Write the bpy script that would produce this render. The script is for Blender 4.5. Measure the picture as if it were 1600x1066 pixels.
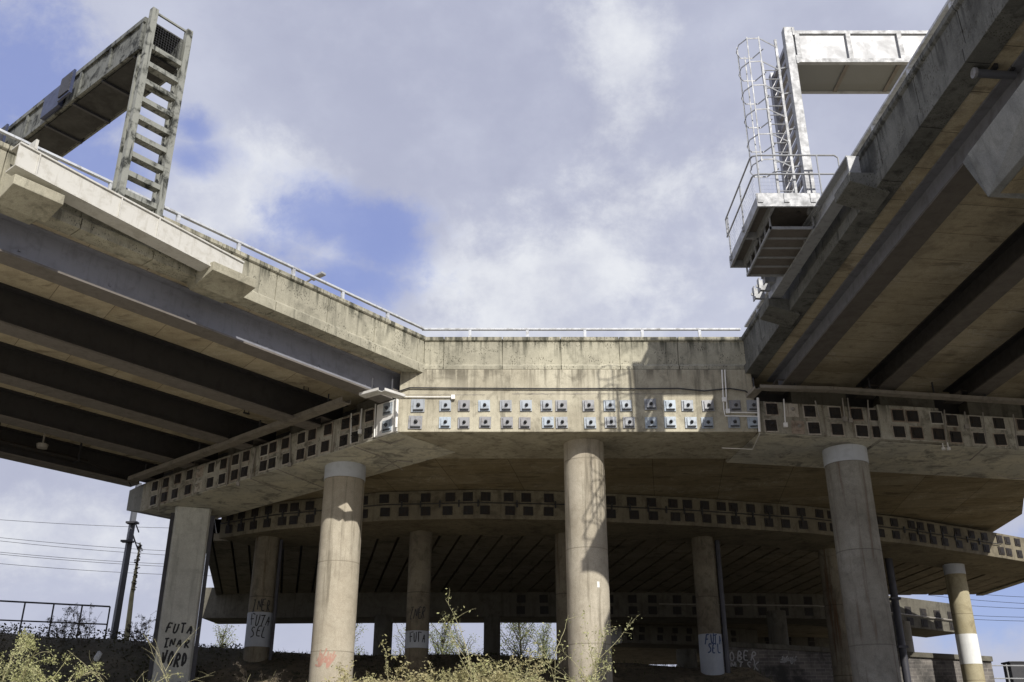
import bpy, bmesh, math, random
from math import sin, cos, radians, sqrt, pi, atan2, hypot, floor
from mathutils import Vector, Matrix, noise

random.seed(7)
for o in list(bpy.data.objects): bpy.data.objects.remove(o)
scene = bpy.context.scene
COL = scene.collection

# ---------------------------------------------------------------- camera
F = 1500.0; PITCH = radians(23.4); CP, SP = cos(PITCH), sin(PITCH)
cam_d = bpy.data.cameras.new('camera'); cam = bpy.data.objects.new('camera', cam_d); COL.objects.link(cam)
cam.location = (0, 0, 0); cam.rotation_euler = (pi/2 + PITCH, 0, 0)
cam_d.sensor_width = 36; cam_d.lens = 36*F/1600; cam_d.clip_end = 6000; cam_d.clip_start = .05
scene.camera = cam
scene.view_settings.view_transform = 'Standard'; scene.view_settings.look = 'None'
scene.view_settings.exposure = 0.0; scene.view_settings.gamma = 1

def ray(u, v):
    b = (533-v)/F
    return Vector(((u-800)/F, CP-b*SP, SP+b*CP))
def pz(u, v, z): d = ray(u, v); return d*(z/d.z)
def py(u, v, y): d = ray(u, v); return d*(y/d.y)

# ---------------------------------------------------------------- light
SUN = Vector((.40, -1.0, .74)).normalized()      # towards the sun
sd = bpy.data.lights.new('sun', 'SUN'); so = bpy.data.objects.new('sun', sd); COL.objects.link(so)
sd.energy = 5.0; sd.angle = radians(.5); sd.color = (1, .955, .885)
so.rotation_euler = SUN.to_track_quat('Z', 'Y').to_euler()

W = bpy.data.worlds.new('World'); scene.world = W; W.use_nodes = True
nt = W.node_tree; nt.nodes.clear()
def N(t, kind, **kw):
    n = t.nodes.new(kind)
    for k, v in kw.items():
        if k in n.inputs: n.inputs[k].default_value = v
        else: setattr(n, k, v)
    return n
def mathn(t, op, a, b=None, c=None, clamp=False):
    n = t.nodes.new('ShaderNodeMath'); n.operation = op; n.use_clamp = clamp
    for i, x in enumerate((a, b, c)):
        if x is None: continue
        if hasattr(x, 'is_linked'): t.links.new(x, n.inputs[i])
        else: n.inputs[i].default_value = x
    return n.outputs[0]
def mixc(t, fac, a, b, blend='MIX'):
    n = t.nodes.new('ShaderNodeMix'); n.data_type = 'RGBA'; n.blend_type = blend
    for i, x in ((0, fac), (6, a), (7, b)):
        if hasattr(x, 'is_linked'): t.links.new(x, n.inputs[i])
        elif i == 0: n.inputs[0].default_value = x
        else: n.inputs[i].default_value = (*x[:3], 1)
    return n.outputs[2]
def maprange(t, x, a, b, c=0., d=1., smooth=True):
    n = t.nodes.new('ShaderNodeMapRange'); n.interpolation_type = 'SMOOTHSTEP' if smooth else 'LINEAR'
    t.links.new(x, n.inputs[0])
    for i, v in zip((1, 2, 3, 4), (a, b, c, d)): n.inputs[i].default_value = v
    return n.outputs[0]
sky = N(nt, 'ShaderNodeTexSky', sky_type='NISHITA', sun_disc=False, sun_elevation=math.asin(SUN.z),
        sun_rotation=atan2(SUN.x, SUN.y), air_density=1.0, dust_density=.6, ozone_density=2.5)
tc = N(nt, 'ShaderNodeTexCoord')
def wnoise(scale, detail=6, rough=.55, loc=(0, 0, 0), stretch=(1, 1, 1.6), dist=0.0):
    mp = N(nt, 'ShaderNodeMapping'); mp.inputs['Location'].default_value = loc; mp.inputs['Scale'].default_value = stretch
    nt.links.new(tc.outputs['Generated'], mp.inputs[0])
    n = N(nt, 'ShaderNodeTexNoise', Scale=scale, Detail=detail, Roughness=rough, Distortion=dist)
    nt.links.new(mp.outputs[0], n.inputs['Vector']); return n.outputs['Fac']
wob = wnoise(8, 10, .66, stretch=(1, 1, 1.2), dist=.15)
def blob(u, v, r, soft, su=1.0, sv=1.0):
    """soft spot of sky around one fixed direction (a gap or a bright billow in the cloud)"""
    d = ray(u, v).normalized()
    r3 = Vector((d.y, -d.x, 0)).normalized(); u3 = r3.cross(d)
    def dotn(vec):
        n = nt.nodes.new('ShaderNodeVectorMath'); n.operation = 'DOT_PRODUCT'
        nt.links.new(tc.outputs['Generated'], n.inputs[0]); n.inputs[1].default_value = vec
        return n.outputs['Value']
    a = mathn(nt, 'MULTIPLY', dotn(r3), 1/su); b = mathn(nt, 'MULTIPLY', dotn(u3), 1/sv)
    q = mathn(nt, 'SQRT', mathn(nt, 'ADD', mathn(nt, 'MULTIPLY', a, a), mathn(nt, 'MULTIPLY', b, b)))
    front = mathn(nt, 'GREATER_THAN', dotn(d), 0.)
    q = mathn(nt, 'ADD', q, mathn(nt, 'MULTIPLY', mathn(nt, 'SUBTRACT', wob, .5), soft*4.2))
    return mathn(nt, 'MULTIPLY', maprange(nt, q, r-soft*.7, r+soft*.7, 1., 0.), front)
gap = None
for args in ((590, 370, .042, .03, 1.6, 1.), (500, 350, .034, .03, 1.7, 1), (440, 395, .022, .03, 1.8, 1), (10, 150, .055, .05, 1.2, 1.3), (115, 185, .035, .04, 1.3, 1), (175, 262, .035, .03, 1.6, .8),
             (40, 215, .05, .04, 1, 1), (300, 250, .018, .02, 1.6, 1), (300, 200, .015, .02, 1, 1), (540, 440, .03, .03, 2, 1), (1570, 930, .04, .03, 2, 1)):
    b = blob(*args); gap = b if gap is None else mathn(nt, 'MAXIMUM', gap, b)
gap = mathn(nt, 'MULTIPLY', gap, .78)
big = wnoise(2.3, 8, .56, (3.1, 1.2, .4), (1, 1, 1.5), .15)
fine = wnoise(6.5, 10, .6, (1.1, 4.2, .4), (1, 1, 1.25), .0)
cl = mixc(nt, maprange(nt, big, .34, .68), (.44, .465, .60), (.56, .59, .72))
cl = mixc(nt, mathn(nt, 'MULTIPLY', maprange(nt, fine, .42, .72), .5), cl, (.62, .65, .77))
br = None
for args in ((968, 70, .035, .045, 1, 2.0), (985, 160, .022, .04, 1.6, 1.5), (1040, 285, .02, .035, 2.2, 1.2), (840, 440, .07, .1, 1.6, .8), (700, 420, .03, .05, 1.5, 1.5), (520, 390, .02, .03, 1.4, 1), (380, 330, .06, .06, 1.8, .8), (150, 840, .04, .06, 2, .8)):
    b = blob(*args); br = b if br is None else mathn(nt, 'MAXIMUM', br, b)
cl = mixc(nt, mathn(nt, 'MULTIPLY', br, maprange(nt, fine, .25, .65, .15, .95)), cl, (.84, .86, .90))
skyc = mixc(nt, 1.0, sky.outputs[0], (.115, .115, .115), 'MULTIPLY')
skyc = mixc(nt, .6, skyc, (.27, .34, .80))
fin = mixc(nt, gap, cl, skyc)
bg = N(nt, 'ShaderNodeBackground'); nt.links.new(fin, bg.inputs[0]); bg.inputs[1].default_value = 1.0
wo = N(nt, 'ShaderNodeOutputWorld'); nt.links.new(bg.outputs[0], wo.inputs[0])

# ---------------------------------------------------------------- materials
MATS = {}
def newmat(name):
    m = bpy.data.materials.new(name); m.use_nodes = True; t = m.node_tree; t.nodes.clear()
    out = N(t, 'ShaderNodeOutputMaterial'); b = N(t, 'ShaderNodeBsdfPrincipled'); t.links.new(b.outputs[0], out.inputs[0])
    MATS[name] = m; return m, t, b, out
def coords(t, scale=(1, 1, 1), rot=0., loc=(0, 0, 0)):
    g = N(t, 'ShaderNodeNewGeometry'); mp = N(t, 'ShaderNodeMapping')
    mp.inputs['Scale'].default_value = scale; mp.inputs['Rotation'].default_value = (0, 0, rot); mp.inputs['Location'].default_value = loc
    t.links.new(g.outputs['Position'], mp.inputs[0]); return mp.outputs[0]
def noi(t, vec, s, d=5, r=.55, dist=0.):
    n = N(t, 'ShaderNodeTexNoise', Scale=s, Detail=d, Roughness=r, Distortion=dist); t.links.new(vec, n.inputs['Vector']); return n.outputs['Fac']
def concrete(name, base, dark, light=None, streak=.5, patch=.5, rough=.9, bump=.25, brick=None, rings=False, pits=False, orange=0., drip=None, boards=0., efflo=0.):
    m, t, b, out = newmat(name)
    dark = tuple(d*.75 for d in dark)
    def gry(c_, k_=.82): y_ = .3*c_[0]+.6*c_[1]+.1*c_[2]; return tuple((y_+(q_-y_)*k_)*w_ for q_, w_ in zip(c_, (.985, 1.0, .945)))
    base, dark, light = gry(base), gry(dark), gry(light or tuple(min(1, q_*1.3) for q_ in base))
    V = coords(t); light = light or tuple(min(1, c*1.3) for c in base)
    n1 = noi(t, V, .55, 6, .6, .3); n2 = noi(t, V, 5., 6, .65); n3 = noi(t, V, 45., 3, .6)
    c = mixc(t, maprange(t, n1, .38, .66), base, light)
    c = mixc(t, mathn(t, 'MULTIPLY', maprange(t, noi(t, coords(t, loc=(7, 3, 1)), 1.3, 7, .68, .6), .50, .66), patch), c, dark)
    s1 = noi(t, coords(t, (2.6, 2.6, .16)), 1.6, 6, .62)
    c = mixc(t, mathn(t, 'MULTIPLY', maprange(t, s1, .50, .72), streak), c, dark)
    s2 = noi(t, coords(t, (5, 5, .2), loc=(9, 2, 4)), 2.2, 5, .6)
    c = mixc(t, mathn(t, 'MULTIPLY', maprange(t, s2, .56, .74), streak*.55), c, light)
    c = mixc(t, mathn(t, 'MULTIPLY', maprange(t, n2, .3, .7), .35), c, mixc(t, .5, c, dark))
    c = mixc(t, .4, c, mixc(t, maprange(t, n3, .25, .75), (.35, .35, .34), (1, 1, 1)), 'MULTIPLY')
    blot = maprange(t, noi(t, coords(t, (1, 1, .7), loc=(2, 8, 5)), 3.2, 8, .72, .8), .54, .63)
    c = mixc(t, mathn(t, 'MULTIPLY', blot, patch*.7), c, dark)
    if boards:
        bv = noi(t, coords(t, (.5, 7, 1), rot=brick[2] if brick else 0.), 1., 3, .5)
        c = mixc(t, mathn(t, 'MULTIPLY', maprange(t, bv, .42, .60), boards), c, mixc(t, .5, c, dark))
    if efflo:
        ev = mathn(t, 'ABSOLUTE', mathn(t, 'SUBTRACT', noi(t, coords(t, loc=(4, 4, 1)), .8, 7, .7, .6), .5))
        c = mixc(t, mathn(t, 'MULTIPLY', mathn(t, 'MULTIPLY', maprange(t, ev, .0, .012, 1., 0.), maprange(t, n1, .5, .6)), efflo), c, (.62, .60, .54))
        c = mixc(t, mathn(t, 'MULTIPLY', maprange(t, noi(t, coords(t, (.6, 1.6, 1), loc=(1, 9, 2)), 1.1, 6, .65, .5), .56, .66), .75), c, dark)
    if drip:
        sz = N(t, 'ShaderNodeSeparateXYZ'); t.links.new(V, sz.inputs[0])
        dn = noi(t, coords(t, (1, 1, .05), loc=(3, 1, 0)), 3.4, 5, .7)
        ln_ = mathn(t, 'MULTIPLY', maprange(t, noi(t, coords(t, (1, 1, 0)), 1.7, 4, .6), .3, .7, .4, 1.), drip[1])
        fall_ = maprange(t, mathn(t, 'DIVIDE', mathn(t, 'SUBTRACT', drip[0], sz.outputs[2]), ln_), .05, 1., 1., 0.)
        c = mixc(t, mathn(t, 'MULTIPLY', mathn(t, 'MULTIPLY', fall_, maprange(t, dn, .47, .60)), drip[2]), c, dark)
    if orange: c = mixc(t, mathn(t, 'MULTIPLY', maprange(t, s1, .55, .7), orange), c, (.16, .075, .03))
    hgt = mathn(t, 'ADD', mathn(t, 'MULTIPLY', n2, .5), mathn(t, 'MULTIPLY', n3, .25))
    if pits:
        vo = N(t, 'ShaderNodeTexVoronoi', Scale=22.); t.links.new(coords(t, (1, 1, .55)), vo.inputs['Vector'])
        pm = mathn(t, 'MULTIPLY', maprange(t, vo.outputs['Distance'], .16, .38, 1., 0.), maprange(t, noi(t, coords(t, (1, 1, 1.6)), 1.25, 3), .48, .56))
        c = mixc(t, mathn(t, 'MULTIPLY', pm, .8), c, (.045, .042, .03)); hgt = mathn(t, 'SUBTRACT', hgt, pm)
    if brick:
        w, h, rot, col2, mort = brick
        br_ = N(t, 'ShaderNodeTexBrick'); t.links.new(coords(t, rot=rot), br_.inputs['Vector'])
        br_.inputs['Scale'].default_value = 1; br_.inputs['Brick Width'].default_value = w; br_.inputs['Row Height'].default_value = h
        br_.inputs['Mortar Size'].default_value = mort; br_.inputs['Mortar Smooth'].default_value = .6; br_.offset = 0.; br_.inputs['Bias'].default_value = .1
        br_.inputs['Color1'].default_value = (1, 1, 1, 1); br_.inputs['Color2'].default_value = (*col2, 1); br_.inputs['Mortar'].default_value = (.25, .22, .2, 1)
        c = mixc(t, .9, c, br_.outputs['Color'], 'MULTIPLY')
    if rings:
        sx = N(t, 'ShaderNodeSeparateXYZ'); t.links.new(V, sx.inputs[0])
        fr = mathn(t, 'FRACT', mathn(t, 'ADD', mathn(t, 'DIVIDE', sx.outputs[2], 2.75), .42))
        ln = maprange(t, mathn(t, 'ABSOLUTE', mathn(t, 'SUBTRACT', fr, .5)), .003, .008, 1., 0.)
        c = mixc(t, mathn(t, 'MULTIPLY', ln, mathn(t, 'MULTIPLY', n1, 1.1)), c, dark)
        hgt = mathn(t, 'SUBTRACT', hgt, mathn(t, 'MULTIPLY', ln, .6))
    t.links.new(c, b.inputs['Base Color']); b.inputs['Roughness'].default_value = rough; b.inputs['Specular IOR Level'].default_value = .25
    bp = N(t, 'ShaderNodeBump', Strength=bump, Distance=.03); t.links.new(hgt, bp.inputs['Height']); t.links.new(bp.outputs[0], b.inputs['Normal'])
    return m
def paint(name, base, dirt=(.1, .09, .08), amt=.3, rough=.5, metal=0., grime=3., streak=True, bump=.08, vary=0.):
    m, t, b, out = newmat(name)
    V = coords(t)
    n1 = noi(t, V, grime, 7, .65, .4); s1 = noi(t, coords(t, (6, 6, .5)), 2., 5, .6)
    c = mixc(t, mathn(t, 'MULTIPLY', maprange(t, n1, .46, .70), amt), base, dirt)
    if streak: c = mixc(t, mathn(t, 'MULTIPLY', maprange(t, s1, .52, .72), amt*.7), c, dirt)
    if vary:
        oi = N(t, 'ShaderNodeObjectInfo'); rv = maprange(t, oi.outputs['Random'], 0., 1., 1-vary, 1.1, False)
        cx = N(t, 'ShaderNodeCombineXYZ')
        for i_ in range(3): t.links.new(mathn(t, 'POWER', rv, (.75, 1., 1.15)[i_]), cx.inputs[i_])
        c = mixc(t, 1., c, cx.outputs[0], 'MULTIPLY')
        c = mixc(t, mathn(t, 'MULTIPLY', maprange(t, noi(t, V, 9., 6, .7), .52, .64), mathn(t, 'MULTIPLY', mathn(t, 'SUBTRACT', 1.1, rv), .5 if base[0] > .2 else .12)), c, (.17, .10, .055))
    t.links.new(c, b.inputs['Base Color']); b.inputs['Metallic'].default_value = metal
    r = maprange(t, n1, .3, .7, rough*.8, min(1, rough*1.25)); t.links.new(r, b.inputs['Roughness'])
    bp = N(t, 'ShaderNodeBump', Strength=bump, Distance=.02); t.links.new(noi(t, V, 20, 4), bp.inputs['Height']); t.links.new(bp.outputs[0], b.inputs['Normal'])
    return m
BR = -math.atan2(.785, .62)
M_conc = concrete('weathered_concrete', (.40, .36, .275), (.15, .14, .105), (.50, .46, .36), .5, .45)
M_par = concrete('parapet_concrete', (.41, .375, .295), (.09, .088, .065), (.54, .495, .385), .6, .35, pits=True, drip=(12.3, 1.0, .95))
M_parR = concrete('shaded_parapet_concrete', (.15, .148, .143), (.045, .045, .043), (.20, .198, .192), .7, .4, pits=True, drip=(12.3, 1.2, .9))  # parapet concrete greyed and darkened for the shade on the right deck
M_face = concrete('crosshead_concrete', (.46, .405, .31), (.14, .12, .09), (.62, .56, .44), .5, .4, drip=(11.2, 1.3, .75))
M_wing = concrete('wing_concrete', (.38, .345, .285), (.09, .08, .06), (.54, .51, .46), .8, .7, orange=.35, drip=(10.25, .9, .9))
M_sof = concrete('patched_bounce_lit_soffit', (.74, .69, .58), (.38, .36, .33), (.58, .56, .51), .0, 1., orange=.0, efflo=.6)  # patchy concrete, its base paled for light bounced up under the wings
M_slab = concrete('formwork_soffit_concrete', (.36, .295, .19), (.18, .145, .10), (.44, .37, .255), .0, .4, boards=.3, efflo=.5, brick=(2.4, 1.25, .15, (.80, .76, .68), .012))
M_slabL = concrete('deck_soffit_concrete', (.58, .48, .34), (.31, .25, .18), (.68, .58, .42), .0, .35, boards=.28, efflo=.6, brick=(60., 1.5, atan2(.785, -.62)*-1+pi, (.86, .84, .80), .012))
M_slabR = concrete('right_deck_soffit_concrete', (.54, .45, .31), (.26, .21, .15), (.64, .54, .39), .0, .4, boards=.28, efflo=.6, brick=(60., 1.22, -.08, (.84, .82, .78), .012))
M_rib = concrete('ribbed_soffit_concrete', (.29, .25, .185), (.11, .095, .07), (.37, .32, .24), .0, .6, brick=(200., 1.9, 0, (.88, .86, .84), .01))
M_beam2 = concrete('dim_crosshead_concrete', (.22, .185, .13), (.085, .07, .05), (.29, .25, .175), .5, .5)  # base tone lowered for the dim light deep under the decks
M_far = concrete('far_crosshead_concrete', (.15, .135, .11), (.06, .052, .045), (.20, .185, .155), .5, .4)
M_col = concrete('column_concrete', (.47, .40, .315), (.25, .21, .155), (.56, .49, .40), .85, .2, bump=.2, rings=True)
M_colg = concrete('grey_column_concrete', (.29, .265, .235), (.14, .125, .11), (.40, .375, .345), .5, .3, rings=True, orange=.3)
M_colw = concrete('pale_grey_column_concrete', (.60, .60, .60), (.38, .38, .375), (.72, .72, .71), .5, .3)
M_colr = concrete('stained_column_concrete', (.20, .165, .12), (.055, .043, .028), (.28, .24, .175), .9, .4, rings=True, orange=.5)
M_coly = concrete('yellowed_column_concrete', (.42, .35, .20), (.20, .15, .08), (.5, .43, .28), .5, .3, rings=True)
M_end = concrete('granular_grey_concrete', (.25, .255, .275), (.12, .12, .12), (.36, .36, .36), .3, .3)
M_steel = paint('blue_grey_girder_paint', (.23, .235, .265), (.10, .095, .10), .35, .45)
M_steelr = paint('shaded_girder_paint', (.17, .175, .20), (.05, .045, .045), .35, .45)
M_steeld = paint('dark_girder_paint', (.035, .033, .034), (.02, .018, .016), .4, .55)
M_flange = paint('flange_paint', (.15, .135, .12), (.06, .05, .04), .3, .55)
M_flanged = paint('dark_flange_paint', (.09, .08, .07), (.04, .035, .03), .3, .55)
M_galv = paint('galvanised_steel', (.31, .32, .335), (.17, .17, .165), .6, .5, .0, grime=5)
M_galvp = paint('galvanised_panel', (.41, .42, .435), (.30, .30, .295), .45, .5, .0, grime=2.)
M_white = paint('weathered_white_paint', (.52, .51, .47), (.28, .26, .21), .5, .55)
M_gantry = paint('algae_stained_gantry_paint', (.24, .245, .215), (.022, .024, .018), 1.4, .6, grime=2.6)
M_gantb = paint('heavily_stained_boom_paint', (.14, .145, .13), (.014, .015, .012), 1.5, .6, grime=2.6)
M_gantd = paint('blackened_mesh_paint', (.02, .02, .019), (.02, .018, .016), .6, .7)
M_rail = paint('handrail_paint', (.50, .52, .55), (.16, .15, .13), .6, .5, grime=5)
M_plate = paint('zinc_plate', (.35, .395, .44), (.18, .19, .20), .6, .5, .1, grime=6, vary=.45)
M_plated = paint('dark_anchor_plate', (.014, .013, .013), (.05, .036, .026), .7, .7, grime=8, vary=.3)
M_grout = paint('pale_grout', (.50, .47, .41), (.20, .17, .13), .8, .9, grime=5, vary=.55)
M_nut = paint('dark_nut', (.04, .042, .046), (.02, .02, .02), .3, .6)
M_collar = paint('pale_blue_collar_paint', (.50, .53, .57), (.30, .31, .33), .3, .6)
M_band = paint('white_band_paint', (.36, .39, .43), (.25, .27, .30), .4, .7, grime=1.5)
M_bandw = paint('bright_white_band_paint', (.75, .76, .74), (.45, .46, .46), .2, .7)
M_cond = paint('white_conduit', (.78, .77, .74), (.35, .33, .30), .25, .5)
M_condd = paint('dirty_conduit', (.30, .28, .25), (.09, .08, .07), .5, .6)
M_cable = paint('black_cable', (.03, .03, .032), (.02, .02, .02), .1, .5)
M_pipe = paint('dark_downpipe', (.045, .045, .055), (.02, .02, .02), .3, .5)
M_gut = paint('gutter_steel', (.20, .18, .15), (.07, .06, .045), .5, .6)
M_gutw = paint('sunlit_gutter_steel', (.60, .59, .56), (.25, .23, .20), .4, .5)  # gutter steel lightened for the pan that catches the sun
M_black = paint('black_spray_paint', (.018, .018, .02), (.03, .03, .03), .1, .6)
M_blue = paint('blue_spray_paint', (.03, .06, .15), (.03, .04, .08), .2, .6)
M_chalk = paint('white_spray_paint', (.50, .50, .50), (.2, .2, .2), .4, .7)
M_pink = paint('faded_red_spray_paint', (.40, .22, .17), (.42, .35, .27), .9, .8, grime=9)
M_iron = paint('black_iron', (.03, .03, .035), (.015, .015, .015), .3, .5)
M_mast = paint('mast_steel', (.10, .105, .12), (.05, .05, .05), .3, .5)
M_wood = paint('pale_bleached_pole', (.50, .47, .30), (.15, .13, .08), .5, .8)
M_sign = paint('navy_signal_panel', (.03, .04, .09), (.02, .02, .03), .3, .4)
def mesh_mat(name, col, scale, hole=.35):
    m, t, b, out = newmat(name)
    b.inputs['Base Color'].default_value = (*col, 1); b.inputs['Roughness'].default_value = .6
    g = coords(t, (scale, scale, scale)); sx = N(t, 'ShaderNodeSeparateXYZ'); t.links.new(g, sx.inputs[0])
    h = None
    for k in (0, 1, 2):
        f = mathn(t, 'FRACT', sx.outputs[k]); w = mathn(t, 'LESS_THAN', f, hole)
        if k == 2: w = mathn(t, 'MULTIPLY', w, 1.0 if 'wire' in name else 0.)
        h = w if h is None else (mathn(t, 'MAXIMUM', h, w))
    tr = N(t, 'ShaderNodeBsdfTransparent'); mx = N(t, 'ShaderNodeMixShader')
    t.links.new(h, mx.inputs[0]); t.links.new(tr.outputs[0], mx.inputs[1]); t.links.new(b.outputs[0], mx.inputs[2]); t.links.new(mx.outputs[0], out.inputs[0])
    return m
M_mesh = mesh_mat('open_mesh_floor', (.17, .175, .17), 18, .72)
M_wire = mesh_mat('wire_mesh_panel', (.35, .35, .35), 14, .14)
def leafmat(name, a, b2, sc=2.5, trans=.3):
    m, t, b, out = newmat(name)
    V = coords(t); c = mixc(t, maprange(t, noi(t, V, sc, 4), .35, .65), a, b2)
    c = mixc(t, maprange(t, noi(t, V, 30, 2), .3, .7, 0, .5), c, tuple(x*.5 for x in a))
    t.links.new(c, b.inputs['Base Color']); b.inputs['Roughness'].default_value = .7
    tl = N(t, 'ShaderNodeBsdfTranslucent'); t.links.new(c, tl.inputs[0]); mx = N(t, 'ShaderNodeMixShader'); mx.inputs[0].default_value = trans
    t.links.new(b.outputs[0], mx.inputs[1]); t.links.new(tl.outputs[0], mx.inputs[2]); t.links.new(mx.outputs[0], out.inputs[0])
    return m
M_leaf = leafmat('fresh_spring_leaf', (.38, .39, .16), (.50, .50, .27))
M_stem = leafmat('pale_stem', (.40, .38, .20), (.50, .45, .27), 4, .05)
M_dry = leafmat('dry_hanging_leaf', (.50, .44, .24), (.38, .37, .17))
M_ivy = leafmat('dark_bramble_leaf', (.035, .04, .015), (.07, .06, .03))
M_grass = leafmat('dull_grass', (.06, .07, .025), (.12, .11, .05))
M_haze = leafmat('willow_leaf', (.20, .24, .10), (.30, .32, .16))
M_twig = leafmat('dark_twig', (.06, .05, .035), (.10, .08, .06), 4, .05)
def groundmat():
    m, t, b, out = newmat('embankment_soil')
    V = coords(t)
    c = mixc(t, maprange(t, noi(t, V, .35, 7, .65), .4, .62), (.10, .08, .05), (.22, .175, .11))
    c = mixc(t, maprange(t, noi(t, V, 3.5, 6, .7), .45, .65), c, (.05, .047, .026))
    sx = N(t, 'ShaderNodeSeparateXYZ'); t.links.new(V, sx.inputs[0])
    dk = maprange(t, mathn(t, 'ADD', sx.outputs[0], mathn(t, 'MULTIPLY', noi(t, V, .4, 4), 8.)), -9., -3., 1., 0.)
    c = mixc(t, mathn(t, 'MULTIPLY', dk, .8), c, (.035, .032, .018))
    path = maprange(t, mathn(t, 'ADD', sx.outputs[1], mathn(t, 'MULTIPLY', noi(t, V, .3, 4), 6.)), 26., 32., 1., 0.)  # near ground out of view, paled to bounce light onto the soffits
    c = mixc(t, path, c, mixc(t, noi(t, V, 2., 6, .7), (.33, .305, .25), (.46, .43, .365)))
    t.links.new(c, b.inputs['Base Color']); b.inputs['Roughness'].default_value = .95
    bp = N(t, 'ShaderNodeBump', Strength=.8, Distance=.15); t.links.new(noi(t, V, 2.5, 8, .7), bp.inputs['Height']); t.links.new(bp.outputs[0], b.inputs['Normal'])
    return m
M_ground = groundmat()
def brickmat():
    m, t, b, out = newmat('dark_blue_brick')
    g = N(t, 'ShaderNodeNewGeometry'); sx = N(t, 'ShaderNodeSeparateXYZ'); t.links.new(g.outputs['Position'], sx.inputs[0])
    cx = N(t, 'ShaderNodeCombineXYZ'); t.links.new(sx.outputs[0], cx.inputs[0]); t.links.new(sx.outputs[2], cx.inputs[1])
    br_ = N(t, 'ShaderNodeTexBrick'); t.links.new(cx.outputs[0], br_.inputs['Vector'])
    br_.inputs['Scale'].default_value = 1; br_.inputs['Brick Width'].default_value = .45; br_.inputs['Row Height'].default_value = .15; br_.inputs['Mortar Size'].default_value = .012
    br_.inputs['Color1'].default_value = (.22, .20, .18, 1); br_.inputs['Color2'].default_value = (.13, .12, .115, 1); br_.inputs['Mortar'].default_value = (.30, .28, .25, 1)
    c = mixc(t, maprange(t, noi(t, g.outputs['Position'], .8, 6, .65), .4, .65), br_.outputs['Color'], (.05, .048, .045))
    t.links.new(c, b.inputs['Base Color']); b.inputs['Roughness'].default_value = .9
    bp = N(t, 'ShaderNodeBump', Strength=.5, Distance=.02); t.links.new(br_.outputs['Fac'], bp.inputs['Height']); bp.invert = True; t.links.new(bp.outputs[0], b.inputs['Normal'])
M_brick = (brickmat(), MATS['dark_blue_brick'])[1]

# ---------------------------------------------------------------- mesh helpers
class Fr:
    """local frame: a along ex, b along ey, z up with a cross-fall"""
    def __init__(s, O, ex, ey, fall=0.): s.O = Vector((*O, 0)) if len(O) == 2 else Vector(O); s.ex = Vector((*ex, 0)); s.ey = Vector((*ey, 0)); s.fall = fall
    def __call__(s, a, b, z): p = s.O + s.ex*a + s.ey*b; return Vector((p.x, p.y, p.z + z - s.fall*b))
    def inv(s, p):
        q = Vector((p[0]-s.O.x, p[1]-s.O.y)); det = s.ex.x*s.ey.y - s.ex.y*s.ey.x
        a = (q.x*s.ey.y - q.y*s.ey.x)/det; b = (s.ex.x*q.y - s.ex.y*q.x)/det
        return a, b, p[2]-s.O.z + s.fall*b
    def on_a(s, u, v, a):      # where the sight line of a photo point meets the plane a = const
        d = ray(u, v); n = Vector((s.ey.y, -s.ey.x)); t = ((s.O.x+s.ex.x*a)*n.x + (s.O.y+s.ex.y*a)*n.y)/(d.x*n.x+d.y*n.y); return s.inv(d*t)
    def on_b(s, u, v, b):
        d = ray(u, v); n = Vector((s.ex.y, -s.ex.x)); t = ((s.O.x+s.ey.x*b)*n.x + (s.O.y+s.ey.y*b)*n.y)/(d.x*n.x+d.y*n.y); return s.inv(d*t)
WORLD = Fr((0, 0), (1, 0), (0, 1))
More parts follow.
